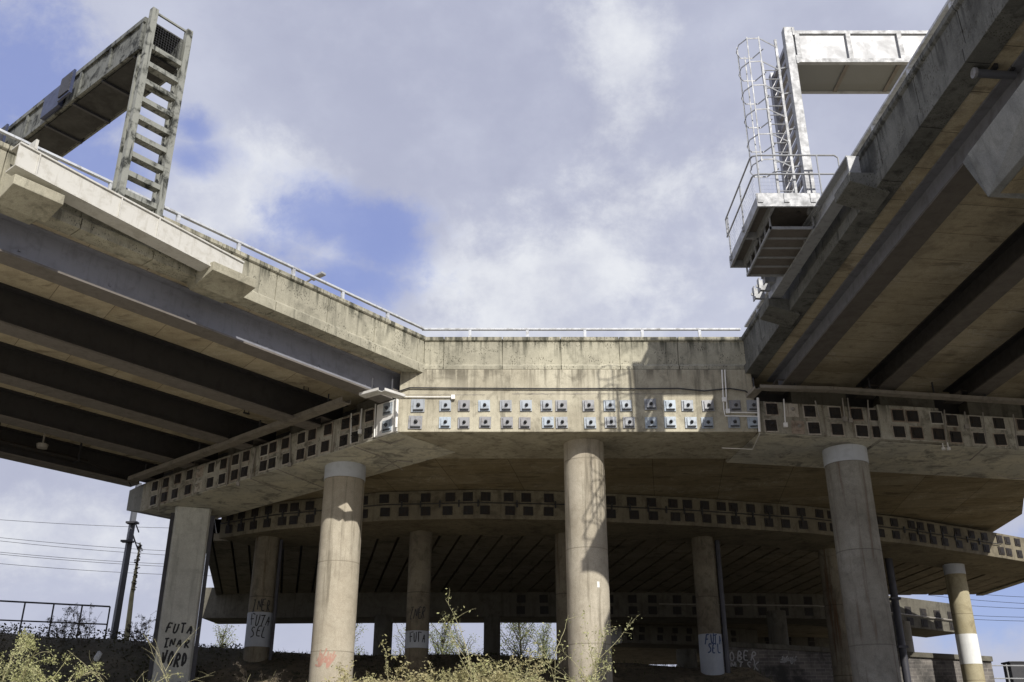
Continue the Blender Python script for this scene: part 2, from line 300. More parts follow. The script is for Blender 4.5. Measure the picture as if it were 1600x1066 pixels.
class MB:
    def __init__(s): s.v = []; s.f = []; s.m = []; s.mi = 0; s.sm = []
    def add(s, vs, fs, smooth=False):
        k = len(s.v); s.v += [Vector(p) for p in vs]
        for f in fs: s.f.append([i+k for i in f]); s.m.append(s.mi); s.sm.append(smooth)
        return s
    def box(s, fr, a0, a1, b0, b1, z0, z1):
        p = [fr(a, b, z) for z in (z0, z1) for (a, b) in ((a0, b0), (a1, b0), (a1, b1), (a0, b1))]
        return s.add(p, [(3, 2, 1, 0), (4, 5, 6, 7), (0, 1, 5, 4), (1, 2, 6, 5), (2, 3, 7, 6), (3, 0, 4, 7)])
    def hexa(s, p):
        return s.add(p, [(3, 2, 1, 0), (4, 5, 6, 7), (0, 1, 5, 4), (1, 2, 6, 5), (2, 3, 7, 6), (3, 0, 4, 7)])
    def loft(s, rings, closed=True, caps=True, smooth=False):
        n = len(rings[0]); vs = [p for r in rings for p in r]; fs = []
        for k in range(len(rings)-1):
            for i in range(n if closed else n-1):
                j = (i+1) % n; fs.append((k*n+i, k*n+j, (k+1)*n+j, (k+1)*n+i))
        if caps and closed: fs.append(tuple(range(n))[::-1]); fs.append(tuple((len(rings)-1)*n+i for i in range(n)))
        return s.add(vs, fs, smooth)
    def extr(s, fr, prof, a0, a1):     # profile of (b, z) pushed along a
        return s.loft([[fr(a, b, z) for b, z in prof] for a in (a0, a1)])
    def extrb(s, fr, prof, b0, b1):    # profile of (a, z) pushed along b
        return s.loft([[fr(a, b, z) for a, z in prof] for b in (b0, b1)])
    def poly(s, pts, z0, z1):
        n = len(pts); return s.loft([[Vector((x, y, z)) for x, y in pts] for z in (z0, z1)])
    def tube(s, pts, r, n=8, caps=True):
        pts = [Vector(p) for p in pts]; rs = r if isinstance(r, (list, tuple)) else [r]*len(pts)
        rings = []
        up = Vector((0, 0, 1))
        for i, p in enumerate(pts):
            d = (pts[min(i+1, len(pts)-1)] - pts[max(i-1, 0)])
            if d.length < 1e-9: d = Vector((0, 0, 1))
            d.normalize()
            if i == 0: x = d.cross(up if abs(d.z) < .95 else Vector((1, 0, 0))).normalized()
            else: x = (x - d*x.dot(d)).normalized()
            y = d.cross(x)
            rings.append([p + (x*cos(2*pi*k/n) + y*sin(2*pi*k/n))*rs[i] for k in range(n)])
        return s.loft(rings, True, caps, n > 4)
    def bar(s, p, q, w, h, up=(0, 0, 1)):    # rectangular bar from p to q
        p = Vector(p); q = Vector(q); d = (q-p).normalized(); up = Vector(up)
        x = d.cross(up).normalized()*(w/2); y = x.cross(d).normalized()*(h/2)
        return s.hexa([p-x-y, p+x-y, p+x+y, p-x+y, q-x-y, q+x-y, q+x+y, q-x+y])
    def cyl(s, c, r, z0, z1, n=48, r2=None):
        r2 = r if r2 is None else r2
        return s.loft([[Vector((c[0]+rr*cos(2*pi*k/n), c[1]+rr*sin(2*pi*k/n), z)) for k in range(n)] for rr, z in ((r, z0), (r2, z1))], True, True, True)
    def build(s, name, mats, parent=None, bevel=0., origin=None):
        me = bpy.data.meshes.new(name)
        off = Vector((0, 0, 0)); p = parent
        if parent is not None: off = Vector(parent.get('_o', (0, 0, 0)))
        og = off if origin is None else Vector(origin)
        me.from_pydata([v-og for v in s.v], [], s.f)
        mats = mats if isinstance(mats, (list, tuple)) else [mats]
        for m in mats: me.materials.append(m)
        me.polygons.foreach_set('material_index', s.m); me.polygons.foreach_set('use_smooth', s.sm)
        if any(s.sm) and len(s.v) < 60000:
            try: me.set_sharp_from_angle(angle=radians(35))
            except Exception: pass
        bm = bmesh.new(); bm.from_mesh(me)
        if len(s.v) < 60000: bmesh.ops.recalc_face_normals(bm, faces=bm.faces)
        bm.to_mesh(me); bm.free(); me.update()
        o = bpy.data.objects.new(name, me); COL.objects.link(o); o.location = og-off
        o['_o'] = tuple(og)
        if parent is not None: o.parent = parent
        if bevel:
            b = o.modifiers.new('bevel', 'BEVEL'); b.width = bevel; b.segments = 2; b.limit_method = 'ANGLE'; b.angle_limit = radians(40)
        return o
def thing(name, label, cat, loc, group=None):
    o = bpy.data.objects.new(name, None); COL.objects.link(o); o.location = loc; o['_o'] = tuple(loc); o.empty_display_size = .3
    o['label'] = label; o['category'] = cat
    if group: o['group'] = group
    return o
def tag(o, label, cat, group=None):
    o['label'] = label; o['category'] = cat
    if group: o['group'] = group
    return o
def struct(o): o['kind'] = 'structure'; return o

L = Fr((-3.46, 28.), (-.62, -.785), (-.785, .62), .03)      # left deck: a towards the camera, b across to its far edge
R = Fr((7.5, 28.), (.035, -1.), (.997, .08), .03)           # right deck
C = Fr((0, 28.), (1, 0), (0, 1))                            # central crosshead: a to the right, b away
SZ = 9.09; PT = 12.29

# ---------------------------------------------------------------- terrain
def smooth(x, a, b): t = max(0, min(1, (x-a)/(b-a))); return t*t*(3-2*t)
def ground_h(x, y):
    crest = 3.75 + .85*smooth(-x, 6, 22) - .45*smooth(x, -2, 8) - 2.4*smooth(x, 9, 12.5)*(1-smooth(y, 45.2, 47))
    h = -1.6 + 1.0*smooth(y, 6, 15) + 1.9*smooth(y, 14, 33) + (crest-1.3)*smooth(y, 33.2, 40.5)
    h -= .25*smooth(y, 42, 50)
    if y > 60: h -= 1.2*smooth(y, 60, 120)
    n = noise.noise(Vector((x*.25, y*.25, 0)))*.22 + noise.noise(Vector((x*.9, y*.9, 3)))*.07
    return h + n*smooth(y, 2, 8)*(1 if y < 60 else .3)
g = MB(); xs = []; x = -3000.
def axis(lim, dense, step):
    out = [-lim, -lim/3, -lim/9, -dense*1.6]; x = -dense
    while x <= dense: out.append(x); x += step
    return out+[dense*1.6, lim/9, lim/3, lim]
XS = axis(3000, 60, .9); YS = [-3000, -800, -200, -60] + [-20+.9*k for k in range(150)] + [150, 250, 600, 3000]
vs = [(x, y, ground_h(x, y)) for y in YS for x in XS]; n = len(XS)
g.add(vs, [(j*n+i, j*n+i+1, (j+1)*n+i+1, (j+1)*n+i) for j in range(len(YS)-1) for i in range(n-1)], True)
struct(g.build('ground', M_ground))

# ---------------------------------------------------------------- anchor plates
def plate_mesh_grey():
    m = MB(); m.box(WORLD, -.2, .2, -.035, 0, -.2, .2); m.mi = 0
    m.box(WORLD, -.13, .16, -.075, -.035, -.12, .17)
    m.mi = 1; m.box(WORLD, -.13, .16, -.085, -.035, -.155, -.122)  # dark strip in place of the shadow at the inner plate's foot
    return m
def nut_mesh():
    m = MB(); n = 10
    m.loft([[Vector((r*cos(2*pi*k/n)+.02, y, r*sin(2*pi*k/n)+.01)) for k in range(n)] for r, y in ((.062, -.07), (.055, -.12), (.03, -.15), (.012, -.19))], True, True, True)
    return m
def plate_mesh_dark():
    m = MB(); m.box(WORLD, -.225, .22, -.010, 0, -.225, .225); m.mi = 1
    m.box(WORLD, -.185, .185, -.03, -.010, -.185, .185)
    m.box(WORLD, -.12, .12, -.05, -.03, -.12, .12)
    return m
def plate_mesh_black():
    m = MB(); m.box(WORLD, -.22, .22, -.03, 0, -.2, .2); m.box(WORLD, -.12, .12, -.05, -.03, -.12, .12); return m
PROTO = {}
def place_plate(kind, parent, pos, ang, sc=1., nut=True):
    """copies of one plate (and its nut) share their meshes"""
    if kind not in PROTO:
        if kind == 'grey': a = plate_mesh_grey().build('anchor_plate', [M_plate, M_nut]); b = nut_mesh().build('nut', M_nut)
        elif kind == 'black': a = plate_mesh_black().build('anchor_plate', [M_plated, M_plated]); b = nut_mesh().build('nut', M_plated)
        elif kind == 'pale': a = plate_mesh_dark().build('anchor_plate', [M_grout, M_grout]); b = nut_mesh().build('nut', M_condd)
        else: a = plate_mesh_dark().build('anchor_plate', [M_grout, M_plated]); b = nut_mesh().build('nut', M_plated)
        PROTO[kind] = (a.data, b.data); bpy.data.objects.remove(a); bpy.data.objects.remove(b)
    po = Vector(parent['_o'])
    a = bpy.data.objects.new('anchor_plate', PROTO[kind][0]); COL.objects.link(a); a.parent = parent
    a.location = Vector(pos)-po; a.rotation_euler = (0, random.uniform(-.03, .03), ang); a.scale = (sc, 1, sc)
    if nut:
        b = bpy.data.objects.new('nut', PROTO[kind][1]); COL.objects.link(b); b.parent = a
    return a

# ---------------------------------------------------------------- central crosshead
t = thing('concrete_crosshead', 'tan concrete crosshead block with double row of zinc anchor plates facing the viewer', 'crosshead beam', (2, 29.4, SZ))
m = MB(); m.box(C, -3.5, 7.5, 0, 2.87, SZ, 11.15); beam = m.build('beam', [M_face], t, .025)
m = MB(); m.box(C, -3.3, 7.4, .4, 2.0, 11.15, 11.3); m.build('bearing_shelf', M_conc, t)
top = [235, 425, 555, 695, 845, 985, 1127, 1230, 1418]; bot = [217, 423, 553, 702, 853, 976, 1137, 1233, 1430]
top2 = [232, 345, 515, 650, 772, 915, 1102, 1225]; bot2 = [240, 367, 520, 653, 797, 910, 1095, 1230]
us = [600+x/4.44 for x in top]+[900+x/4.44 for x in top2]; ub = [600+x/4.44 for x in bot]+[900+x/4.44 for x in bot2]
for k, u in enumerate(us):
    p = py(u, 634.5 if k not in (11,) else 632.5, 28); place_plate('grey', t, (p.x, 28, p.z), 0, .9 if k else 1.05)
for k, u in enumerate(ub):
    p = py(u, 660.5 + (k % 3)*.4, 28); place_plate('grey', t, (p.x, 28, p.z), 0, .9 if k else 1.05)
random.seed(31)
for (u0, u1, v_) in ((628, 758, 617), (800, 1075, 615.5)):
    m = MB(); P_, Q_ = py(u0, v_, 27.997), py(u1, v_, 27.997); n_ = 90; a_, b_ = [], []
    for i in range(n_+1):
        c_ = P_.lerp(Q_, i/n_); w_ = .004+.02*max(0, noise.noise(Vector((i*.21, v_, 1))))**1.2+random.random()*.004; dz_ = .012*noise.noise(Vector((i*.5, 3, v_)))
        a_.append(c_+Vector((0, 0, w_+dz_))); b_.append(c_+Vector((0, 0, dz_-w_*1.4)))
    m.add(a_+b_, [(i, i+1, n_+2+i, n_+1+i) for i in range(n_)]); m.build('rusty_joint', M_gut, t)
# ---------------------------------------------------------------- wings
t = thing('concrete_crosshead', 'grimy crosshead wing running back to the left, holed with dark square plates', 'crosshead beam', L(-1.3, 7, SZ))
m = MB()
prof = [(0, SZ), (0, 10.2), (-2.67, 10.2), (-2.67, SZ)]
m.loft([[L(a, b, z) for a, z in prof] for b in (.02, 13.9)])
m.mi = 0; beam = m.build('beam', [M_wing], t, .02)
m = MB(); m.loft([[L(a, 13.9, z) for a, z in prof], [L(a*.9-.12, 15.1, z + (.28 if z < 10 else -.02)) for a, z in prof]]); e = m.build('end_block', M_end, t, .02)
m = MB(); m.box(L, -2.66, .012, .03, 13.8, SZ-.012, SZ-.002); m.build('soffit_patch', M_sof, t)
m = MB(); m.box(L, 0, .06, .05, .95, 9.12, 10.18); m.build('sunlit_facet', M_cond, t)  # corner facet in white, standing in for the sun on it
topx = [1492, 1385, 1307, 1255, 1160, 1073, 1015, 927, 860, 812, 714, 655, 590, 523, 460, 405, 340, 275, 215]
botx = [1487, 1378, 1303, 1243, 1142, 1070, 1008, 930, 853, 805, 702, 648, 580, 515, 450, 394, 322, 265, 205]
angL = atan2(-.62, .785)   # face normal of the wing
angL = atan2(L.ex.x, -L.ex.y)
for row, xs_, z in ((0, topx, 9.93), (1, botx, 9.37)):
    for k, xx in enumerate(xs_):
        u = 180+xx/3.478; y0 = (110 + (1492-xx)*445/1217.) if row == 0 else (225+(1487-xx)*415/1222.)
        a, b, zz = L.on_a(u, 600+y0/3.478, 0.)
        zz = z
        kind = 'grey' if k == 0 else ('pale' if k == 14 else 'dark')
        place_plate(kind, t, L(.06 if k == 0 else .0, b, zz), angL, .95, nut=(k < 4 or kind == 'pale'))
t = thing('concrete_crosshead', 'long shadowed crosshead wing running off to the right, dark square plates and conduits', 'crosshead beam', (12, 29.8, SZ))
RW = Fr((7.5, 28.), (.9949, .1), (-.1, .9949)); 
class FrS(Fr):
    def __call__(s, a, b, z): p = s.O + s.ex*a + s.ey*b; return Vector((p.x, p.y, p.z + z - .028*a))
RW = FrS((7.5, 28.0), (.9949, .1), (-.1, .9949))
m = MB(); m.loft([[RW(a, b, z) for b, z in ((.02, SZ), (.02, 10.12), (3.3, 10.12), (3.3, SZ))] for a in (.02, 3.9)])
m.loft([[RW(a, b, z) for b, z in ((-.1, SZ-.02), (-.1, 10.2), (3.35, 10.2), (3.35, SZ-.02))] for a in (3.9, 5.9)])
m.loft([[RW(a, b, z) for b, z in ((.06, SZ-.03), (.06, 10.1), (3.32, 10.1), (3.32, SZ-.03))] for a in (5.9, 14.)])
m.build('beam', [M_wing], t, .02)
m = MB(); m.box(RW, .05, 3.85, .05, 3.28, SZ-.014, SZ-.004); m.box(RW, 3.95, 13.5, .12, 3.28, SZ-.046, SZ-.034); m.build('soffit_patch', M_sof, t)
for row, xs_, z in ((0, [200, 310, 410, 550, 670, 775, 890, 970, 1102, 1202, 1332, 1462, 1595, 1705, 1800], 9.87), (1, [195, 345, 433, 563, 700, 790, 897, 995, 1115, 1225, 1355, 1472, 1598, 1720, 1810], 9.33)):
    for k, xx in enumerate(xs_):
        u = 1150+xx/3.556; v = 580+(207 + (xx-200)*.052)/3.556 if row == 0 else 580+(293+(xx-200)*.06)/3.556
        d = ray(u, v)
        # intersect with the wing face
        nx, ny = .1, -.9949; tt = (7.5*nx+28*ny)/(d.x*nx+d.y*ny); p = d*tt
        a = (p.x-7.5)*.9949+(p.y-28)*.1
        fb = .02 if a < 3.9 else (-.1 if a < 5.9 else .06)
        kind = 'pale' if k == 1 else 'dark'
        place_plate(kind, t, RW(a, fb, z), atan2(.1, .9949), .95, nut=(k < 3))
# near crosshead of the right deck, upper right of the picture
t = thing('concrete_crosshead', 'end of a granular grey crosshead poking out under the right deck, upper right corner', 'crosshead beam', (10, 13.2, 9.0))
m = MB()
ends = [(8.32, 14.5, 9.0), (8.32, 11.2, 9.0), (8.04, 11.0, 9.62), (8.0, 10.95, 9.72), (8.12, 11.0, 9.86), (8.12, 14.5, 9.86), (8.0, 14.55, 9.72)]
ring0 = [Vector((8.35, 14.45, 9.0)), Vector((8.35, 11.3, 9.0)), Vector((8.03, 11.3, 9.72)), Vector((8.16, 11.3, 9.9)), Vector((8.16, 14.45, 9.9)), Vector((8.03, 14.45, 9.72))]
ring1 = [Vector((24, p.y+1, p.z-.3)) for p in ring0]
m.loft([ring0, ring1]); m.build('beam', M_end, t, .012)
m = MB(); m.box(WORLD, 8.5, 23, 11.5, 14.3, 8.985, 8.998); m.build('soffit_patch', M_slab, t)

# ---------------------------------------------------------------- decks
def girder(fr, b, a0, a1, zf, zt, parent, mats, w=.5, stiff=False):
    """plate girder; its end is notched where it sits on the crosshead"""
    m = MB(); m.mi = 1; an = a0+1.15
    m.box(fr, an, a1, b-w/2, b+w/2, zf, zf+.05); m.box(fr, a0, an-.004, b-w/2, b+w/2, zf+.3, zf+.35); m.mi = 0
    m.box(fr, an+.006, a1, b-.012, b+.012, zf+.05, zt-.04); m.box(fr, a0, an, b-.010, b+.010, zf+.35, zt-.04); m.box(fr, a0, a1, b-w*.4, b+w*.4, zt-.04, zt-.002)
    m.box(fr, an-.02, an, b-w*.42, b+w*.42, zf+.05, zf+.3)
    if stiff:
        a = a0+1.7
        while a < a1: m.box(fr, a-.03, a+.03, b-.045, b+.045, zf+.28, zf+.34); a += 2.2
    return m.build('girder', mats, parent)
def parapet(fr, a0, a1, b0, sgn, parent, mat, zb=11.04, name='parapet', pitch=1.86, phase=0.):
    """sgn: -1 when the outer face looks towards -b"""
    def pr(o, z): return (b0 + sgn*(-o), z)      # o = outward distance
    prof = [(.06, PT), (.06, PT-.11), (.03, PT-.14), (.0, PT-.16), (-.02, PT-.92), (.07, PT-1.0), (.07, zb), (-.4, zb), (-.4, PT)]
    prof = [(b0+sgn*o, z) for o, z in prof]
    m = MB(); a = a0+phase; cuts = [a0]
    while a < a1-.3:
        if a > a0+.2: cuts.append(a)
        a += pitch
    cuts.append(a1)
    for p, q in zip(cuts, cuts[1:]): m.extr(fr, prof, p+.012, q-.012)
    m.box(fr, a0-.3, a1-.01, min(b0-sgn*.05, b0-sgn*.36), max(b0-sgn*.05, b0-sgn*.36), zb+.03, PT-.03)
    return m.build(name, mat, parent, .008)
# left deck
t = thing('elevated_road_deck', 'left road deck on five steel girders, sunlit tan parapet along its edge', 'bridge deck', L(8, 8, 11))
m = MB(); m.box(L, -1.6, 34, -.35, 16.2, 11.06, 11.36); m.build('slab', M_slabL, t)
for b, zf in ((.36, 10.11), (3.65, 10.0), (7.15, 10.08), (10.55, 10.12), (14.1, 10.1)):
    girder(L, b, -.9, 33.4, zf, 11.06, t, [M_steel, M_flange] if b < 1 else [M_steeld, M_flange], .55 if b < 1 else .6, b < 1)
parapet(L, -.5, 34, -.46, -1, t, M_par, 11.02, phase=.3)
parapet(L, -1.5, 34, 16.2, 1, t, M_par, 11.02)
m = MB(); m.box(L, -1.9, -1.3, .2, 15.6, 10.21, 11.05); m.build('end_diaphragm', M_steeld, t)
for b in (2.2, 5.6, 9.1, 12.6):
    m = MB(); m.box(L, -1.29, -.75, b-1.1, b+.6, 10.22, 10.9); m.build('diaphragm_block', M_far, t, .01)
# corbels carrying the white gantry beam
for a0, a1, zt_ in ((11.75, 12.85, 11.46), (6.6, 7.9, 11.08)):
    m = MB()
    m.hexa([L(a0+.15, -.5, 10.86), L(a1-.15, -.5, 10.86), L(a1-.15, -.1, 10.86), L(a0+.15, -.1, 10.86), L(a0, -.5, 11.03), L(a1, -.5, 11.03), L(a1, -.1, 11.03), L(a0, -.1, 11.03)])
    m.hexa([L(a0, -1.25, 10.98), L(a1, -1.25, 10.98), L(a1, -.54, 10.80), L(a0, -.54, 10.80), L(a0, -1.25, 11.22), L(a1, -1.25, 11.22), L(a1, -.54, 11.30), L(a0, -.54, 11.30)])
    m.build('corbel', M_conc, t, .015)
# right deck
t = thing('elevated_road_deck', 'right road deck in shade, blue grey outer girder under a grey parapet', 'bridge deck', R(8, 8, 11))
m = MB(); m.box(R, -1.4, 60, .1, 16., 11.04, 11.36); m.build('slab', M_slabR, t)
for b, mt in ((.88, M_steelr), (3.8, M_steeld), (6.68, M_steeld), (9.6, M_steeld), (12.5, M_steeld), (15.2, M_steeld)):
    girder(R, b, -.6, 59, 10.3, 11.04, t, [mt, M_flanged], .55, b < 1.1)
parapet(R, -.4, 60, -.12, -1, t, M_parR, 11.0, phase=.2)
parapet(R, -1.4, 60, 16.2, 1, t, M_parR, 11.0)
m = MB(); m.box(R, -2.0, -1.2, .1, 15.8, 10.2, 11.03); m.build('end_diaphragm', M_steeld, t)
for b in (2.3, 5.2, 8.1, 11.0):
    m = MB(); m.box(R, -1.19, -.6, b-.9, b+.9, 10.16, 10.75); m.build('diaphragm_block', M_far, t, .01)
for a0, a1 in ((9.8, 10.7), (3.7, 4.6)):
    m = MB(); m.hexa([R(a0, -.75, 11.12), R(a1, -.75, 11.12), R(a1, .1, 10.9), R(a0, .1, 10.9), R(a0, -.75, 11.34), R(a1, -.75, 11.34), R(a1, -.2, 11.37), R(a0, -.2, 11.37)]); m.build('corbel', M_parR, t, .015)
# central slab
t = thing('elevated_road_deck', 'brown slab of the junction, seen from below between the two crossheads', 'bridge deck', (5, 34, 9.2))
arc = [(-11.8, 38.6), (-9.2, 37.0), (-4.8, 35.4), (-1.2, 35.05), (2.4, 35.4), (7, 36.3), (11.7, 37.6), (16.5, 39.5), (21.2, 41.8)]
pts = [(-3.4, 30.7), (7.6, 30.7), (18.6, 32.4), (19.8, 36.5), (21.0, 39.1), (21.4, 42.6)] + [(x, y+.9) for x, y in arc[::-1]] + [(-12.3, 38.0)]
m = MB(); m.poly(pts, SZ+.07, 11.2); m.build('slab', M_slab, t)
parapet(C, -2.79, 7.42, .12, -1, t, M_par, 11.17, phase=.62)

def beam_along(arc, depth, z0, z1, mats, name='beam', parent=None, bev=.02, dz=None):
    m = MB(); rings = []
    for i, (x, y) in enumerate(arc):
        p = Vector(arc[max(0, i-1)]); q = Vector(arc[min(len(arc)-1, i+1)]); d = (q-p).normalized(); nn = Vector((-d.y, d.x))
        zz = dz(x) if dz else 0
        rings.append([Vector((x, y, z0+zz)), Vector((x, y, z1+zz)), Vector((x+nn.x*depth, y+nn.y*depth, z1+zz)), Vector((x+nn.x*depth, y+nn.y*depth, z0+zz))])
    m.loft(rings); return m.build(name, mats, parent, bev)
def along(arc, s):
    for p, q in zip(arc, arc[1:]):
        l = hypot(q[0]-p[0], q[1]-p[1])
        if s <= l: k = s/l; return p[0]+(q[0]-p[0])*k, p[1]+(q[1]-p[1])*k, atan2(q[1]-p[1], q[0]-p[0])
        s -= l
    return None
def plates_along(arc, t, z_top, z_bot, pitch, sc, limit=98, dz=None, dark='black'):
    s = .5; n = 0
    while n < limit:
        r = along(arc, s)
        if r is None: break
        for z in (z_top, z_bot):
            q = along(arc, s+random.uniform(-.05, .05)) or r
            nn = Vector((sin(q[2]), -cos(q[2]), 0))
            place_plate(dark, t, Vector((q[0], q[1], z+(dz(q[0]) if dz else 0)))+nn*.004, q[2], sc, nut=False); n += 1
        s += pitch*random.choice((.82, 1, 1, 1.12, 1.25))
arc2 = arc + [(23.2, 42.9), (25.5, 44.2)]
t = thing('concrete_crosshead', 'curved middle crosshead in shade with two rows of black square plates behind the front columns', 'crosshead beam', (4, 36, 8))
dz2 = lambda x: -.25*smooth(x, 12, 26)
beam_along(arc2, 2.9, 8.05, SZ+.05, [M_beam2], 'beam', t, dz=dz2)
plates_along(arc2, t, 8.87, 8.36, .69, .82, 100, dz=dz2)
m = MB()
m.tube([Vector((x, y-.09, 8.62+dz2(x))) for x, y in arc], .02, 6)
m.build('cable', M_cable, t)
tie0 = None
for k in range(48):
    r_ = along(arc2, .5+k*.72)
    if r_ is None: break
    if random.random() < .3: continue
    if tie0 is None:
        mm_ = MB(); mm_.box(WORLD, -.028, .028, -.06, -.01, -.13, .13); o_ = mm_.build('cable_tie', M_cable); tie0 = o_.data; bpy.data.objects.remove(o_)
    o_ = bpy.data.objects.new('cable_tie', tie0); COL.objects.link(o_); o_.parent = t; o_.location = Vector((r_[0], r_[1], 8.615+dz2(r_[0])))-Vector(t['_o']); o_.rotation_euler = (0, 0, r_[2])

# ribbed deck
t = thing('elevated_road_deck', 'dark ribbed soffit of the lower road deck beyond the middle crosshead', 'bridge deck', (5, 46, 8.3))
Z3 = 8.25
def gro(k):      # one groove between two precast planks: fans gently like the curving road
    s = k/46.; x0 = -12.5+38.5*s; u = 397+(761-397)*s; d = Vector((u-800, 0)).x/F
    dx = d/(CP+(533-1182)/F*-SP) if False else d/(CP*1.0+.4327*SP)
    return x0, dx
arcB = [(x, y+2.6) for x, y in arc2] 
def ybk(x):
    for p, q in zip(arcB, arcB[1:]):
        if p[0] <= x <= q[0]: return p[1]+(q[1]-p[1])*(x-p[0])/(q[0]-p[0])
    return arcB[0][1] if x < arcB[0][0] else arcB[-1][1]
m = MB(); GP = []
for k in range(47):
    x0, dx = gro(k); y0 = ybk(x0)-1.2; x1 = x0+dx*(54.6-y0); GP.append((x0, y0, x1, 54.6))
for p, q in zip(GP, GP[1:]):
    w = .055
    def lerp(a, b, tt): return a+(b-a)*tt
    n0 = w/max(.3, q[0]-p[0]); n1 = w/max(.3, q[2]-p[2])
    A = [(lerp(p[0], q[0], n0), lerp(p[1], q[1], n0)), (lerp(p[0], q[0], 1-n0), lerp(p[1], q[1], 1-n0)), (lerp(p[2], q[2], 1-n1), 54.6), (lerp(p[2], q[2], n1), 54.6)]
    j = random.uniform(-.02, .02)
    m.hexa([Vector((x, y, Z3+j)) for x, y in A]+[Vector((x, y, Z3+.3)) for x, y in A])
m.mi = 1
m.add([Vector((p[0], p[1], Z3+.3+.01)) for p in GP]+[Vector((p[2], p[3], Z3+.31)) for p in GP], [(i, i+1, 47+i+1, 47+i) for i in range(46)])
m.add([Vector((p[0], p[1], Z3+.9)) for p in GP]+[Vector((p[2], p[3], Z3+.9)) for p in GP], [(i, i+1, 47+i+1, 47+i) for i in range(46)])
m.build('ribbed_soffit', [M_rib, M_iron], t)
m = MB(); p, q = GP[0], GP[-1]
m.hexa([Vector((p[0]-.35, p[1], Z3-.05)), Vector((p[0]-.02, p[1], Z3-.05)), Vector((p[2]-.02, 54.6, Z3-.05)), Vector((p[2]-.35, 54.6, Z3-.05)), Vector((p[0]-.35, p[1], Z3+1.6)), Vector((p[0]-.02, p[1], Z3+1.6)), Vector((p[2]-.02, 54.6, Z3+1.6)), Vector((p[2]-.35, 54.6, Z3+1.6))])
m.build('parapet', M_far, t)
m = MB()
m.hexa([Vector((q[0]+.02, q[1], Z3-.05)), Vector((q[0]+.4, q[1], Z3-.05)), Vector((q[2]+.4, 54.6, Z3-.05)), Vector((q[2]+.02, 54.6, Z3-.05)), Vector((q[0]+.02, q[1], Z3+1.6)), Vector((q[0]+.4, q[1], Z3+1.6)), Vector((q[2]+.4, 54.6, Z3+1.6)), Vector((q[2]+.02, 54.6, Z3+1.6))])
m.build('parapet', M_conc, t)

# third crosshead
arc3 = [(-17.0, 54.3), (-10, 53.9), (0, 53.7), (8, 53.8), (16.8, 54.4), (21, 55.8), (26.2, 58.2)]
t = thing('concrete_crosshead', 'plain grey far crosshead under the ribbed deck, sky showing beneath its left half', 'crosshead beam', (4, 55, 7))
dz3 = lambda x: -.35*smooth(x, 16, 27)
beam_along(arc3, 2.6, 6.95, 8.6, [M_far], 'beam', t, dz=dz3)
plates_along([a for a in arc3 if a[0] >= -1][0:], t, 7.9, 7.3, 1.1, 1.05, 60, dz=dz3)
m = MB(); m.tube([Vector((x, y-.12, 7.62+dz3(x))) for x, y in arc3[3:]], .035, 6); m.build('conduit', M_condd, t)
# fourth crosshead and its road
t = thing('elevated_road_deck', 'lowest far road deck in deep shade behind the right hand columns', 'bridge deck', (18, 62, 7))
m = MB(); m.poly([(6, 57), (23, 57), (29, 88), (5, 88)], 7.35, 8.0); m.build('slab', M_rib, t)
t = thing('concrete_crosshead', 'dark far crosshead with faint plates under the lowest deck, right of centre', 'crosshead beam', (18, 66, 6))
arc4 = [(12.5, 67.5), (19, 67), (25, 68)]
beam_along(arc4, 2.4, 6.6, 7.5, [M_far], 'beam', t); plates_along(arc4, t, 7.28, 6.85, 1.3, 1.0, 26)
m = MB(); m.mi = 0
m.box(WORLD, 12, 25, 71, 74, 5.3, 6.1); m.build('lower_beam', M_beam2, t)
t = thing('concrete_crosshead', 'tapered far crosshead end with faint plates, low beside the central column', 'crosshead beam', (8, 62, 5))
arc5 = [(6.6, 60), (12.5, 61.5), (15.5, 63)]
beam_along(arc5, 2.4, 6.25, 7.34, [M_far], 'beam', t)
plates_along(arc5, t, 7.05, 6.6, .95, .8, 16)

